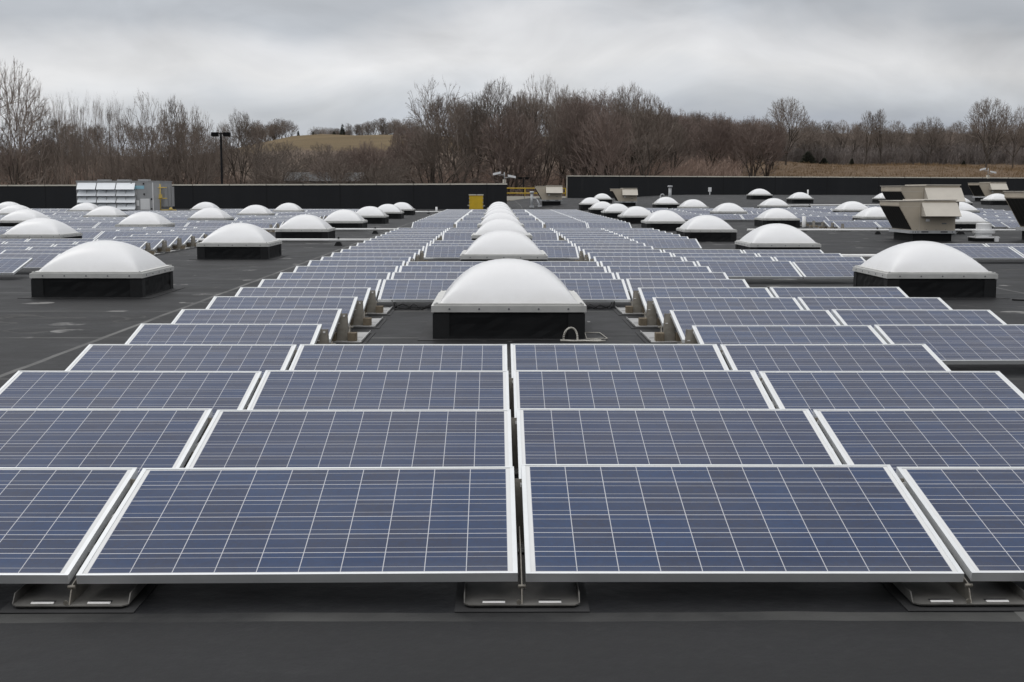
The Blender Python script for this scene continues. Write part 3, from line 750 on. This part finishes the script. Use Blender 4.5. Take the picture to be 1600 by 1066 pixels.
bk_.build('latch', M['black'], rdoor)
MB().box(4.68, 4.74, -0.03, -0.004, 0.15, 2.0).build('corner_post', M['white'], e)
sd_ = MB()
for k in range(3): sd_.prism([(0.4+0.85*k, 1.75), (1.1+0.85*k, 1.75), (1.1+0.85*k, 0.5), (0.4+0.85*k, 0.5)], 'x', Wd+0.001, Wd+0.22)
sd_.build('side_box', M['grey'], e)
gp = MB(); r_ = 0.035; gx0 = Wd+0.06
gp.path([(gx0, -0.08, 1.9), (gx0, -0.08, 0.30), (gx0+0.95, -0.08, 0.30), (gx0+0.95, -0.08, 0.10), (gx0+1.5, -0.3, 0.06)], r_, 8)
for zz_ in (1.68, 1.02): gp.tube((gx0-0.12, -0.10, zz_), (gx0+0.42, -0.10, zz_), 0.03)
gp.box(gx0-0.07, gx0+0.10, -0.2, 0.0, 1.04, 1.28); gp.lathe([(0.09, 0.28), (0.12, 0.33), (0.10, 0.42), (0.03, 0.47)], gx0+0.62, -0.08, 12)
tag(gp.build('gas_pipe', M['yellowdk'], None, (x0, YB, 0)), 'yellow gas pipe climbing the end of the grey louvered unit', 'gas pipe')
wp = MB(); wp.tube((Wd+0.3, -0.5, 0.09), (Wd+1.6, -0.5, 0.09), 0.06); wp.box(Wd+0.35, Wd+0.8, -0.62, -0.4, -0.02, 0.03)
tag(wp.build('drain_pipe', M['pvc'], None, (x0, YB, 0)), 'short white drain pipe lying below the yellow gas pipe', 'pipe')

# ------------------------------------------------------------------ small roof equipment
pB = at(744, 327, 101)
e = empty('yellow_cabinet', (pB.x, 101, 0), 'bright yellow upright cabinet standing before the black parapet', 'cabinet')
MB().box(-0.53, 0.53, 0, 0.5, 0.08, 1.16).build('cabinet_body', M['yellow'], e)
MB().box(-0.56, 0.56, -0.06, 0.55, 1.165, 1.24).build('cabinet_lid', M['coping'], e)
dr = MB(); dr.box(-0.47, -0.01, -0.02, -0.003, 0.14, 1.10); dr.box(0.01, 0.47, -0.02, -0.003, 0.14, 1.10); cdoor = dr.build('cabinet_door', M['yellow'], e)
hg = MB()
for zz_ in (0.3, 0.6, 0.9):
    hg.box(-0.55, -0.5, -0.05, -0.022, zz_, zz_+0.08); hg.box(0.5, 0.55, -0.05, -0.022, zz_, zz_+0.08)
hg.box(-0.66, -0.535, 0.1, 0.3, 0.36, 0.44); hg.box(0.535, 0.66, 0.1, 0.3, 0.33, 0.41); hg.build('hinge', M['greypipe'], cdoor)
ft = MB()
for sx_ in (-0.5, 0.4): ft.box(sx_, sx_+0.1, 0.03, 0.45, -0.05, 0.078)
ft.build('cabinet_foot', M['greydk'], e)

fx = at(1540, 378, 40.7).x
e = empty('exhaust_fan', (fx, 40.9, 0), 'white round exhaust fan with a wide rim beside the tan unit', 'exhaust fan')
MB().box(-0.36, 0.30, -0.33, 0.33, -0.05, 0.10).build('curb', M['curb'], e)
MB().box(-0.37, 0.38, -0.36, 0.36, 0.102, 0.135).build('curb_cap', M['white'], e)
MB().lathe([(0.28, 0.137), (0.25, 0.20), (0.25, 0.235)], n=28).build('lower_drum', M['white'], e)
MB().lathe([(0.25, 0.237), (0.335, 0.242), (0.345, 0.27), (0.345, 0.335), (0.33, 0.365), (0.24, 0.375)], n=32).build('rim', M['white'], e)
MB().lathe([(0.235, 0.377), (0.235, 0.53), (0.22, 0.555), (0.05, 0.565)], n=28).build('upper_drum', M['white'], e)
MB().box(0.20, 0.31, -0.46, -0.38, -0.02, 0.16).build('electrical_box', M['white'], e)

def pipe_run(xa_, xb_, y, z, label, n):
    e = empty('roof_pipe', (xa_, y, roof_z((xa_+xb_)/2, y)), label, 'pipe')
    MB().tube((0, 0, z), (xb_-xa_, 0, z+roof_z(xb_, y)-roof_z(xa_, y)), 0.042, n=12).build('pipe', M['pvc'], e)
    for k in range(n):
        t = (k+0.55)/n*(xb_-xa_)
        s_ = MB(); s_.prism([(t-0.13, -0.02), (t+0.13, -0.02), (t+0.05, z-0.046), (t-0.05, z-0.046)], 'y', -0.12, 0.12); s_.box(t-0.02, t+0.02, -0.05, 0.05, z+0.043, z+0.09)
        s_.build('pipe_support', M['black'], e)
pipe_run(-9.5, -3.1, 37.0, 0.155, 'nearer white pipe crossing the walkway toward the middle panels', 2)
pipe_run(-9.5, -3.0, 47.3, 0.150, 'farther white pipe crossing the walkway toward the middle panels', 2)
pipe_run(8.9, 21, 47.3, 0.150, 'white pipe on black supports behind the nearest tan unit', 4)
pipe_run(7.2, 9.8, 28.3, 0.150, 'white pipe end showing beside the big skylight near the tan unit', 1)
pipe_run(18.2, 27, 84, 0.15, 'thin white pipe on the bare roof below the tall parapet', 3)
pipe_run(-6.2, -3.4, 88, 0.12, 'thin white pipe before the black parapet left of the yellow cabinet', 1)
def stub(px, ytop, Y, r, label, name='vent_pipe', mat='pvc', cap=False):
    p = at(px, ytop, Y); z = roof_z(p.x, Y)
    e = empty(name, (p.x, Y, z), label, 'vent pipe', None)
    MB().tube((0, 0, -0.05), (0, 0, p.z-z), r, n=12).build('pipe', M[mat], e)
    MB().lathe([(r*2.1, 0.0), (r*1.5, 0.05), (r*1.05, 0.16)], n=14).build('boot_flashing', M['black'], e)
    if cap: MB().lathe([(r*1.5, p.z-z+0.002), (r*1.7, p.z-z+0.08), (r*1.4, p.z-z+0.16)], n=14).build('cap', M['greypipe'], e)
stub(1047, 293, 112, 0.13, 'tall grey vent pipe with a cap before the tall parapet', mat='greypipe', cap=True)
stub(1256.5, 338, 50.2, 0.07, 'short white post pipe beside the right block of panels')
stub(1262.5, 296.5, 104, 0.06, 'white stub pipe behind a skylight near the tall parapet')
stub(682, 323.5, 88.3, 0.07, 'white stub pipe at the end of the thin pipe left of the cabinet')
stub(330.5, 323, 96, 0.06, 'white stub pipe beside a skylight near the left parapet')
gq = at(1032, 303, 120); z_ = roof_z(gq.x, 120)
tag(MB().path([(0, 0, -0.05), (0, 0, 0.5), (0.12, 0, 0.62), (0.28, 0, 0.6), (0.33, 0, 0.45)], 0.06).build('gooseneck_pipe', M['greypipe'], None, (gq.x, 120, z_)), 'small grey gooseneck pipe left of the tall capped vent', 'vent pipe')
bq = at(1109, 305, 152); z_ = roof_z(bq.x, 152)
tag(MB().box(-0.17, 0.17, -0.1, 0.1, 0.35, 0.85).box(-0.05, 0.05, -0.05, 0.05, -0.05, 0.349).build('junction_box', M['white'], None, (bq.x, 152, z_)), 'small white box on a post against the tall parapet', 'junction box')
sq = at(840, 318, 103); z_ = roof_z(sq.x, 103)
sb = MB(); sb.tube((-0.35, 0, -0.05), (-0.35, 0, 1.05), 0.11); sb.lathe([(0.16, 1.052), (0.18, 1.15), (0.12, 1.22)], -0.35, 0, 12)
sb.path([(-0.35, 0, 0.75), (0.05, 0, 0.55), (0.25, 0, 0.1)], 0.07); sb.box(0.12, 0.42, -0.15, 0.15, -0.05, 0.16); sb.box(-0.52, -0.18, -0.17, 0.17, -0.05, 0.1)
tag(sb.build('pipe_stand', M['greypipe'], None, (sq.x-0.1, 103, z_)), 'grey bent pipe stand beside the tan unit at the gap', 'pipe stand')

# yellow railing and low edge in the parapet gap
zg = roof_z(4, 154)
e = empty('safety_railing', (GAP_X0, 154.6, zg), 'yellow pipe safety railing closing the gap between the parapets', 'railing')
L = GAP_X1-GAP_X0-0.05
rl = MB(); rl.tube((0, 0, 1.12), (L, 0, 1.12), 0.05); rl.tube((0, 0, 0.55), (L, 0, 0.55), 0.05); rl.build('rail', M['yellow'], e)
for k in range(4):
    MB().tube((0.03+k*(L-0.06)/3, 0, 0.2), (0.03+k*(L-0.06)/3, 0, 1.11), 0.045).build('post', M['yellow'], e)
ek = MB(); ek.box(GAP_X0, GAP_X1-0.05, 154.45, 154.8, zg-0.3, zg+0.19); ek.tube((4.4, 154.1, zg+0.05), (4.4, 154.1, zg-0.2), 0.09)
tag(ek.build('edge_curb', M['coping']), 'low pale roof edge curb under the yellow railing', 'roof edge')

def cameras(px, py_base, py_top, Y, label):
    b = at(px, py_base, Y); t = at(px, py_top, Y); h = t.z-b.z
    e = empty('security_camera_mast', (b.x, Y+0.12, b.z), label, 'security cameras', None)
    MB().box(-0.14, 0.14, -0.14, 0.14, -0.02, h*0.33).build('mast_base', M['coping'], e)
    MB().tube((0, 0, h*0.33), (0, 0, h), 0.035).tube((-0.5, 0, h*0.72), (0.02, 0, h*0.78), 0.025).tube((-0.02, 0, h*0.52), (0.55, 0, h*0.48), 0.025).build('mast', M['greypipe'], e)
    for (dx, dz, tilt) in ((-0.62, h*0.9, 0.22), (0.62, h*0.62, -0.2)):
        hx = 0.33
        MB().hexa([(dx-hx, -0.1, dz-tilt*hx-0.09), (dx+hx, -0.1, dz+tilt*hx-0.09), (dx+hx, 0.1, dz+tilt*hx-0.09), (dx-hx, 0.1, dz-tilt*hx-0.09),
                   (dx-hx, -0.1, dz-tilt*hx+0.09), (dx+hx, -0.1, dz+tilt*hx+0.09), (dx+hx, 0.1, dz+tilt*hx+0.09), (dx-hx, 0.1, dz-tilt*hx+0.09)]).build('camera_housing', M['white'], e)
cameras(788, 286, 269.5, LEFT_Y, 'pair of white security cameras on the end of the left parapet')
cameras(1544, 279, 263, RIGHT_Y, 'pair of white security cameras on the tall right parapet')

# white strap loop lying against the nearest skylight
y_ = 13.50
lp = []
for k in range(25):
    t = math.pi*(-0.12+1.24*k/24)
    lp.append((0.665+0.072*math.cos(t), y_-0.03+0.03*math.sin(t*2), 0.015+0.125*max(0, math.sin(t))**0.75))
sm = MB().path(lp, 0.010, 8)
sm.path([(0.56, y_-0.05, 0.012), (0.70, y_-0.10, 0.012), (0.86, y_-0.07, 0.012), (0.98, y_-0.03, 0.012)], 0.010, 8).path([(0.74, y_-0.07, 0.012), (0.90, y_-0.12, 0.012), (1.02, y_-0.09, 0.012)], 0.007, 8)
M['strap'] = plain('dirty_white_strap', (0.52, 0.50, 0.45), 0.7, 0, 0.25, 12)
tag(sm.build('strap_loop', M['strap']), 'dirty white strap loop leaning on the nearest skylight curb', 'strap')
wf = MB().path([(0.84, 13.62, 0.012), (0.86, 14.2, 0.012), (1.02, 14.2, 0.012), (1.06, 13.62, 0.012), (0.84, 13.62, 0.012)], 0.005, 8)
tag(wf.build('wire_frame', M['strap']), 'thin pale wire rectangle lying on the roof beside the nearest skylight', 'wire frame')
for sgn, lab in ((-1, 'black panel leads lying under the row left of the nearest skylight'), (1, 'black panel leads lying under the row right of the nearest skylight')):
    rc = random.Random(sgn+5); cbm = MB()
    for q in range(3):
        xx, yy = sgn*1.5, 17.05+0.1*q; pts = [(xx, yy+0.3, 0.14)]
        for k in range(8):
            xx -= sgn*rc.uniform(0.06, 0.14); yy += rc.uniform(-0.07, 0.07); pts.append((xx, yy, 0.012+0.05*max(0, rc.gauss(0, 0.8))))
        cbm.path(pts, 0.007, 6)
    tag(cbm.build('panel_leads', M['black']), lab, 'cable')
# black cable on the bare roof by the right skylight
cb = MB().path([(7.25, 18.6, 0.012), (7.7, 18.3, 0.012), (8.4, 18.35, 0.012), (9.3, 18.5, 0.012)], 0.012, 6)
tag(cb.build('roof_cable', M['black']), 'black cable lying on the bare roof beside the right skylight', 'cable')

# lot lights beyond the parapets
def lot_light(px, py_top, Y, label, s=1.0):
    t = at(px, py_top, Y); gz = ground_z(t.x, Y); h = t.z-gz
    e = empty('lot_light', (t.x, Y, gz), label, 'lot light', None)
    MB().tube((0, 0, -0.3), (0, 0, h), 0.15*s, 0.11*s, 10).build('pole', M['lampblack'], e)
    MB().tube((-0.5*s, 0, h-0.1), (0.5*s, 0, h-0.1), 0.05*s).build('cross_arm', M['lampblack'], e)
    for sx_ in (-1, 1):
        MB().hexa([(sx_*0.62*s-0.34*s,-0.3*s,h-0.36*s),(sx_*0.62*s+0.34*s,-0.3*s,h-0.36*s),(sx_*0.62*s+0.34*s,0.3*s,h-0.42*s),(sx_*0.62*s-0.34*s,0.3*s,h-0.42*s),
                   (sx_*0.62*s-0.34*s,-0.3*s,h),(sx_*0.62*s+0.34*s,-0.3*s,h),(sx_*0.62*s+0.34*s,0.3*s,h-0.02),(sx_*0.62*s-0.34*s,0.3*s,h-0.02)]).build('lamp_head', M['lampblack'], e)
lot_light(345, 207, 138, 'black twin-headed lot light rising before the bare trees')
lot_light(818, 277, 190, 'small dark lot light seen through the parapet gap', 0.8)

# low grey house among the trees
hx0, hx1 = at(447, 275, 205).x, at(562, 275, 205).x; hz = at(500, 283, 205).z; ht = at(500, 269, 205).z
e = empty('low_building', ((hx0+hx1)/2, 205, 0), 'low grey building half hidden by trees beyond the parapet', 'building')
hw = (hx1-hx0)/2; gz = ground_z((hx0+hx1)/2, 208)-1
MB().box(-hw, hw, 0, 7, gz-1, hz).build('wall', M['siding'], e)
MB().prism([(-0.5, hz), (3.5, ht), (7.5, hz)], 'x', -hw-0.4, hw+0.4).build('roof', M['shingle'], e)

# ------------------------------------------------------------------ trees
def twigset():
    return [], []
def add_tube(V, F, p0, p1, r0, r1, n):
    d = (p1-p0)
    if d.length < 1e-5: return
    d.normalize(); a = d.orthogonal().normalized(); c = d.cross(a); b = len(V)
    for p, r in ((p0, r0), (p1, r1)):
        for i in range(n):
            t = 6.28318*i/n; V.append(tuple(p+(a*math.cos(t)+c*math.sin(t))*r))
    for i in range(n):
        j = (i+1) % n; F.append((b+i, b+j, b+n+j, b+n+i))
def add_twig(V, F, p0, p1, r):
    d = (p1-p0); d.normalize(); a = d.orthogonal().normalized(); c = d.cross(a); b = len(V)
    for t in (0, 2.094, 4.189): V.append(tuple(p0+(a*math.cos(t)+c*math.sin(t))*r))
    V.append(tuple(p1)); F.extend(((b, b+1, b+3), (b+1, b+2, b+3), (b+2, b, b+3)))
def bare_tree(seed, kind):
    rg = random.Random(seed); TV, TF, CV_, CF = [], [], [], []
    # trunk share, leaders, leader angle, fork angle, forks per node, length falloff, levels, upward pull, side shoots
    P = dict(vase=(0.10, 6, (12, 56), (13, 34), 2.3, 0.78, 6, 0.03, 1.0), upright=(0.20, 3, (6, 18), (10, 30), 2.3, 0.76, 6, 0.12, 1.2),
             round=(0.20, 5, (16, 54), (16, 40), 2.4, 0.77, 6, 0.05, 1.0), sapling=(0.10, 2, (2, 9), (6, 18), 1.55, 0.82, 6, 0.20, 0.9),
             dense=(0.06, 6, (8, 32), (12, 32), 2.4, 0.77, 6, 0.10, 1.0))[kind]
    split, lead, la, fa, forks, fall, levels, pull, shoots = P
    H = 10.0
    EZ, ERZ, ERX = dict(vase=(5.2, 4.9, 4.9), round=(5.8, 4.2, 4.2), upright=(5.4, 4.7, 2.7), dense=(4.6, 5.4, 3.6), sapling=(5, 9, 9))[kind]
    lob = [(rg.uniform(0, 6.283), rg.uniform(0.06, 0.16), rg.randint(2, 5)) for _ in range(3)]
    def inside(p):
        az = math.atan2(p.y, p.x); m_ = 1+sum(a*math.sin(n*az+f) for f, a, n in lob)*0.6
        return (p.x*p.x+p.y*p.y)/(ERX*m_)**2+((p.z-EZ)/(ERZ*(0.9+0.1*m_)))**2 < 1
    def rot(d, ang, az):
        a = d.orthogonal().normalized(); c = d.cross(a)
        return (d*math.cos(ang)+(a*math.cos(az)+c*math.sin(az))*math.sin(ang)).normalized()
    def shoot(p, d, L):
        """a twig with two or three side twigs"""
        if not inside(p+d*L*0.5): L *= 0.45
        e_ = p+d*L; add_twig(CV_, CF, p, e_, 0.0115)
        for k in range(4):
            t = rg.uniform(0.2, 0.9); nd = rot(d, R(rg.uniform(25, 55)), rg.uniform(0, 6.283)); nd.z += 0.2; nd.normalize()
            add_twig(CV_, CF, p+d*(L*t), p+d*(L*t)+nd*(L*rg.uniform(0.35, 0.7)), 0.0095)
    def grow(p, d, L, rad, level):
        n = 3 if level < 3 else 2
        for i in range(n):
            d = (d+Vector((rg.gauss(0, 0.10), rg.gauss(0, 0.10), rg.gauss(0, 0.05)+pull*0.6))).normalized()
            q = p+d*(L/n); r0 = max(rad*(1-0.26*i/n), 0.016); r1 = max(rad*(1-0.26*(i+1)/n), 0.015)
            if level <= 2: add_tube(TV, TF, p, q, r0, r1, 5 if level == 0 else 4)
            else: add_tube(CV_, CF, p, q, r0, r1, 3)
            p = q
            if level >= 2 and p.z > 1.5 and not inside(p):
                for k in range(2): shoot(p, rot(d, R(rg.uniform(15, 60)), rg.uniform(0, 6.283)), L*0.5)
                return
            if level >= 1 and rg.random() < 0.62*shoots and level < levels:
                nd = rot(d, R(rg.uniform(30, 62)), rg.uniform(0, 6.283)); nd.z = abs(nd.z)*0.6+0.12; nd.normalize()
                if level >= 4: shoot(p, nd, L*rg.uniform(0.5, 0.9))
                else: grow(p, nd, L*rg.uniform(0.45, 0.7), max(rad*0.42, 0.016), max(level+2, 4))
        if level >= levels:
            for k in range(3):
                nd = rot(d, R(rg.uniform(5, 40)), rg.uniform(0, 6.283)); nd.z += pull; nd.normalize(); shoot(p, nd, L*rg.uniform(0.7, 1.25))
            return
        m_ = int(forks)+(1 if rg.random() < forks-int(forks) else 0); az0 = rg.uniform(0, 6.283)
        for k in range(m_):
            nd = rot(d, R(rg.uniform(*fa)), az0+6.283*k/m_+rg.gauss(0, 0.4))
            if nd.z < 0.0: nd.z = 0.1; nd.normalize()
            grow(p, nd, L*fall*rg.uniform(0.9, 1.1), rad*0.70, level+1)
    base = Vector((0, 0, -0.4)); tl = H*split
    d0 = Vector((rg.gauss(0, 0.04), rg.gauss(0, 0.04), 1)).normalized(); top = base+d0*(tl+0.4)
    add_tube(TV, TF, base, base+d0*0.7, 0.25, 0.19, 6); add_tube(TV, TF, base+d0*0.7, top, 0.19, 0.165, 6)
    for k in range(lead):
        nd = rot(Vector((0, 0, 1)), R(rg.uniform(*la)), 6.283*(k+rg.random()*0.6)/lead)
        grow(top-d0*(tl*0.4*rg.random()), nd, H*(0.25 if kind != 'sapling' else 0.27)*rg.uniform(0.92, 1.08), 0.115, 1)
    zmax = sorted(v[2] for v in CV_)[int(len(CV_)*0.99)]
    k = H/zmax
    def mk(name, V, F, mat):
        me = bpy.data.meshes.new(name); me.from_pydata([(x*k, y*k, z*k) for x, y, z in V], [], F); me.materials.append(mat); me.update(); return me
    rad = sorted(math.hypot(v[0], v[1])*k for v in CV_)[int(len(CV_)*0.95)]
    return mk('trunk', TV, TF, M['bark']), mk('crown', CV_, CF, M['twigred'] if kind == 'dense' else M['twig']), rad
PROTO = {}
for kind, seeds in (('vase', (3, 8, 21)), ('upright', (5, 11, 31)), ('round', (7, 14)), ('sapling', (2, 9, 17)), ('dense', (6, 12))):
    PROTO[kind] = [bare_tree(sd_, kind) for sd_ in seeds]
for k, v in PROTO.items(): print('TREE', k, [len(a[1].polygons) for a in v])
TR = random.Random(77)
def tree(px, ytop, Y, kind, label=None, width=None, group=None, var=None):
    t = at(px, ytop, Y); gz = ground_z(t.x, Y); h = max(2.5, t.z-gz)
    pr = PROTO[kind][(TR.randrange(9) if var is None else var) % len(PROTO[kind])]
    e = empty('bare_tree', (t.x, Y, gz), label, 'tree', group)
    s = h/10.0; w = s*(0.9+0.2*TR.random())
    if width: w = max(0.45*s, min(1.8*s, (width*Y/FPX/2)/pr[2]))
    e.scale = (w, w, s); e.rotation_euler = (0, 0, TR.uniform(0, 6.283))
    inst('trunk', pr[0], e); inst('crown', pr[1], e); return e
# big individual trees
BIG = [
 (8, 108, 172, 'vase', 170, 'tall spreading bare tree cut by the left picture edge'),
 (52, 165, 178, 'vase', 90, 'lower bare tree leaning out of the leftmost big tree'),
 (226, 153, 190, 'vase', 92, 'vase-shaped bare tree with a broad fan crown above the grey louvered unit'),
 (272, 157, 196, 'upright', 52, 'slim bare tree just left of a forked one, near the lot light'),
 (300, 174, 192, 'vase', 62, 'forked bare tree leaning beside the lot light'),
 (372, 177, 215, 'round', 66, 'rounded bare tree directly behind the lot light'),
 (350, 194, 222, 'upright', 40, 'small bare tree touching the lot light head'),
 (398, 190, 240, 'upright', 50, 'bare tree at the left foot of the grassy hill'),
 (688, 134, 205, 'vase', 140, 'largest vase-shaped bare tree, left end of the central clump'),
 (742, 150, 215, 'upright', 60, 'bare tree filling the gap beside the largest vase-shaped one'),
 (780, 129, 212, 'round', 92, 'tall round-crowned bare tree above the yellow cabinet'),
 (815, 150, 222, 'upright', 56, 'slender bare tree above the parapet gap'),
 (848, 126, 214, 'vase', 96, 'highest bare tree of the central clump, above the yellow railing'),
 (886, 140, 220, 'upright', 60, 'bare tree right of the highest one in the central clump'),
 (912, 148, 206, 'dense', 90, 'dense reddish bare tree above the corner of the tall parapet'),
 (945, 172, 200, 'dense', 100, 'broad reddish brown bare tree behind the tall parapet'),
 (984, 136, 216, 'round', 84, 'round pale-branched bare tree at the right of the central clump'),
 (1012, 150, 220, 'vase', 66, 'bare tree on the right shoulder of the central clump'),
 (1044, 172, 226, 'upright', 48, 'first shorter tree after the central clump'),
 (1230, 155, 330, 'round', 70, 'lone wide bare tree rising above the right wood'),
 (1545, 156, 330, 'round', 78, 'wide bare tree rising above the wood near the right edge'),
 (1586, 168, 335, 'round', 50, 'bare tree at the right picture edge'),
 (1355, 174, 350, 'upright', 30, 'taller narrow tree in the right wood, left of a pair'),
 (1379, 171, 352, 'upright', 32, 'taller narrow tree in the right wood, right of a pair'),
 (1454, 184, 360, 'round', 44, 'small round-topped tree above the right wood'),
]
for (px, yt, Y, kind, w, lab) in BIG: tree(px, yt, Y, kind, lab, w)
for k, px in enumerate((82, 95, 107, 120, 134, 146, 158, 171, 184)):
    tree(px, 158+TR.uniform(-4, 12), 180+TR.uniform(-6, 10), 'sapling', 'slender bare sapling in the thin stand left of the fan-crowned tree', 26, 'slender saplings behind the left parapet')
GL = 'bare trees in the wood behind the left parapet'; GC = 'bare trees of the central clump'; GR = 'bare trees in the wood beyond the brown field'
for k in range(17):
    px = -10+k*23+TR.uniform(-6, 6)
    if 385 < px: px = TR.uniform(0, 380)
    tree(px, TR.uniform(206, 234), TR.uniform(195, 260), TR.choice(['upright', 'dense', 'round']), 'lower bare tree in the brown wood behind the left parapet', None, GL)
for k in range(16):
    px = 405+k*15+TR.uniform(-6, 6)
    tree(px, TR.uniform(236, 262) if k % 3 else TR.uniform(218, 236), TR.uniform(196, 240), TR.choice(['dense', 'vase', 'round']), 'short bare tree below the grassy hill', None, 'short bare trees below the grassy hill')
for k in range(22):
    px = 640+k*19.5+TR.uniform(-6, 6); prof = pl([(640, 190), (700, 158), (850, 150), (1000, 158), (1060, 188)], px)
    tree(px, prof+TR.uniform(-8, 30), TR.uniform(200, 262), TR.choice(['upright', 'dense', 'dense', 'vase']), 'bare tree standing deep in the central clump', None, GC)
for k in range(14):
    px = 1052+k*12+TR.uniform(-5, 5)
    tree(px, pl([(1050, 176), (1100, 182), (1200, 190)], px)+TR.uniform(-4, 16), TR.uniform(225, 330), TR.choice(['upright', 'dense', 'dense']), 'bare tree stepping down between the central clump and the field', None, 'bare trees between the central clump and the field')
for k in range(92):
    px = 1130+k*5.3+TR.uniform(-6, 6); Y = TR.uniform(362, 430)
    tree(px, TR.uniform(186, 208), Y, TR.choice(['upright', 'upright', 'round', 'sapling']), 'straight-trunked bare tree in the long wood beyond the brown field', None, GR)
for k in range(66):
    px = 392+k*5.4+TR.uniform(-6, 6) if k < 50 else TR.uniform(40, 385)
    if 452 < px < 486: continue
    Y = TR.uniform(706, 745)
    tree(px, pl([(390, 192), (440, 190), (490, 203), (540, 197), (580, 188), (660, 190)], px)+TR.uniform(-5, 9), Y, TR.choice(['upright', 'upright', 'round']), 'small far bare tree on the crest of the grassy hill', None, 'far trees on the hill crest')
# conifers on the crest and dark cedars by the field
def conifer_mesh(seed):
    rg = random.Random(seed); V, F = [], []
    for k in range(1500):
        z = 10*(1-math.sqrt(rg.random()))*0.98+0.25; r = (10-z)*0.21*math.sqrt(rg.random())*(0.8+0.4*rg.random()); a = rg.uniform(0, 6.283)
        p = Vector((r*math.cos(a), r*math.sin(a), z)); d = Vector((math.cos(a), math.sin(a), -0.25+rg.gauss(0, 0.2)))*(0.5+0.3*rg.random())
        add_twig(V, F, p, p+d, 0.13)
    me = bpy.data.meshes.new('crown'); me.from_pydata(V, [], F); me.materials.append(M['needles']); me.update(); return me
con = [conifer_mesh(3), conifer_mesh(5)]
ctr = MB().tube((0, 0, -0.3), (0, 0, 9), 0.16, 0.02, 6).mesh('trunk', M['bark'])
for k, (px, yt, Y, w, lab) in enumerate(((535, 193, 700, 1.0, 'tallest dark conifer on the crest of the grassy hill'), (466, 204, 696, 1.1, 'dark conifer at the left end of the hill crest'), (489, 205, 696, 0.9, 'dark conifer second on the hill crest'), (522, 205, 702, 1.6, 'broad dark conifer left of the tallest one'),
        (478, 212, 697, 1.2, 'smallest dark conifer on the hill crest'), (1263, 236, 352, 3.4, 'dark bushy cedar at the back of the brown field'), (1288, 246, 352, 3.4, 'low dark cedar right of a taller cedar by the field'), (1133, 236, 352, 3.4, 'dark cedar where the field meets the central trees'), (1168, 241, 350, 2.3, 'small dark cedar left end of the field'), (1331, 247, 345, 2.0, 'tiny dark cedar at the wood edge'), (1506, 252, 340, 2.2, 'tiny dark cedar on the field near the right edge'))):
    t = at(px, yt, Y); gz = ground_z(t.x, Y); h = max(1.5, t.z-gz)
    e = empty('conifer', (t.x, Y, gz), lab, 'conifer', 'dark conifers'); s = h/10; e.scale = (s*w, s*w, s); e.rotation_euler = (0, 0, k*1.3)
    inst('trunk', ctr, e); inst('crown', con[k % 2], e)
# undergrowth: nobody could count its stems
def thicket(name, n, fx_, label, mat, stems=7):
    rg = random.Random(name); V, F = [], []
    for k in range(n):
        x, y, h, r = fx_(rg); z = ground_z(x, y)-0.2
        for q in range(stems):
            a = rg.uniform(0, 6.283); d = Vector((math.cos(a)*0.28, math.sin(a)*0.28, 1)).normalized()
            p0 = Vector((x+rg.gauss(0, 0.5), y+rg.gauss(0, 0.5), z)); L = h*rg.uniform(0.55, 1.0); p1 = p0+d*L
            add_twig(V, F, p0, p1, r)
            for w in range(6):
                t = rg.uniform(0.25, 0.95); b = p0.lerp(p1, t); a2 = rg.uniform(0, 6.283)
                dd = (d+Vector((math.cos(a2)*0.7, math.sin(a2)*0.7, 0.1))).normalized()
                add_twig(V, F, b, b+dd*L*(0.38*(1.15-t)+0.08), r*0.7)
    me = bpy.data.meshes.new(name); me.from_pydata(V, [], F); me.materials.append(mat); me.update()
    o = bpy.data.objects.new(name, me); COL.objects.link(o); return tag(o, label, 'undergrowth', kind='stuff')
def belt(px0, px1, y0, y1, h0, h1, r):
    def f(rg):
        Y = rg.uniform(y0, y1); px = rg.uniform(px0, px1)
        return at(px, 300, Y).x, Y, rg.uniform(h0, h1)*(0.5 if 375 < px < 655 and Y < 300 else 1.0), r
    return f
thicket('undergrowth', 2600, belt(-60, 1075, 172, 236, 2.5, 7.5, 0.045), 'brown leafless undergrowth in front of the woods behind the parapets', M['scrub'])
thicket('undergrowth', 700, belt(1010, 1150, 212, 345, 3.0, 6.5, 0.05), 'brown leafless undergrowth between the central trees and the field', M['scrub'])
thicket('undergrowth', 1500, belt(1040, 1660, 358, 400, 3.0, 7.5, 0.06), 'dark leafless undergrowth along the wood beyond the brown field', M['farwood'])
thicket('hilltop_woods', 420, belt(384, 680, 708, 760, 4.5, 7.5, 0.10), 'grey leafless wood along the crest of the grassy hill', M['farwood'])['category'] = 'woods'
thicket('far_woods', 900, belt(1020, 1700, 560, 860, 5, 9, 0.10), 'far leafless woods on the ridge behind the nearer trees', M['farwood'])['category'] = 'woods'
def grassf(rg):
    Y = rg.uniform(205, 352); px = rg.uniform(1000, 1640); return at(px, 300, Y).x, Y, rg.uniform(0.5, 1.1), 0.03
thicket('dry_grass', 3800, grassf, 'tall dry brown grass on the field beyond the tall parapet', M['drygrass'], 4)['category'] = 'grass'
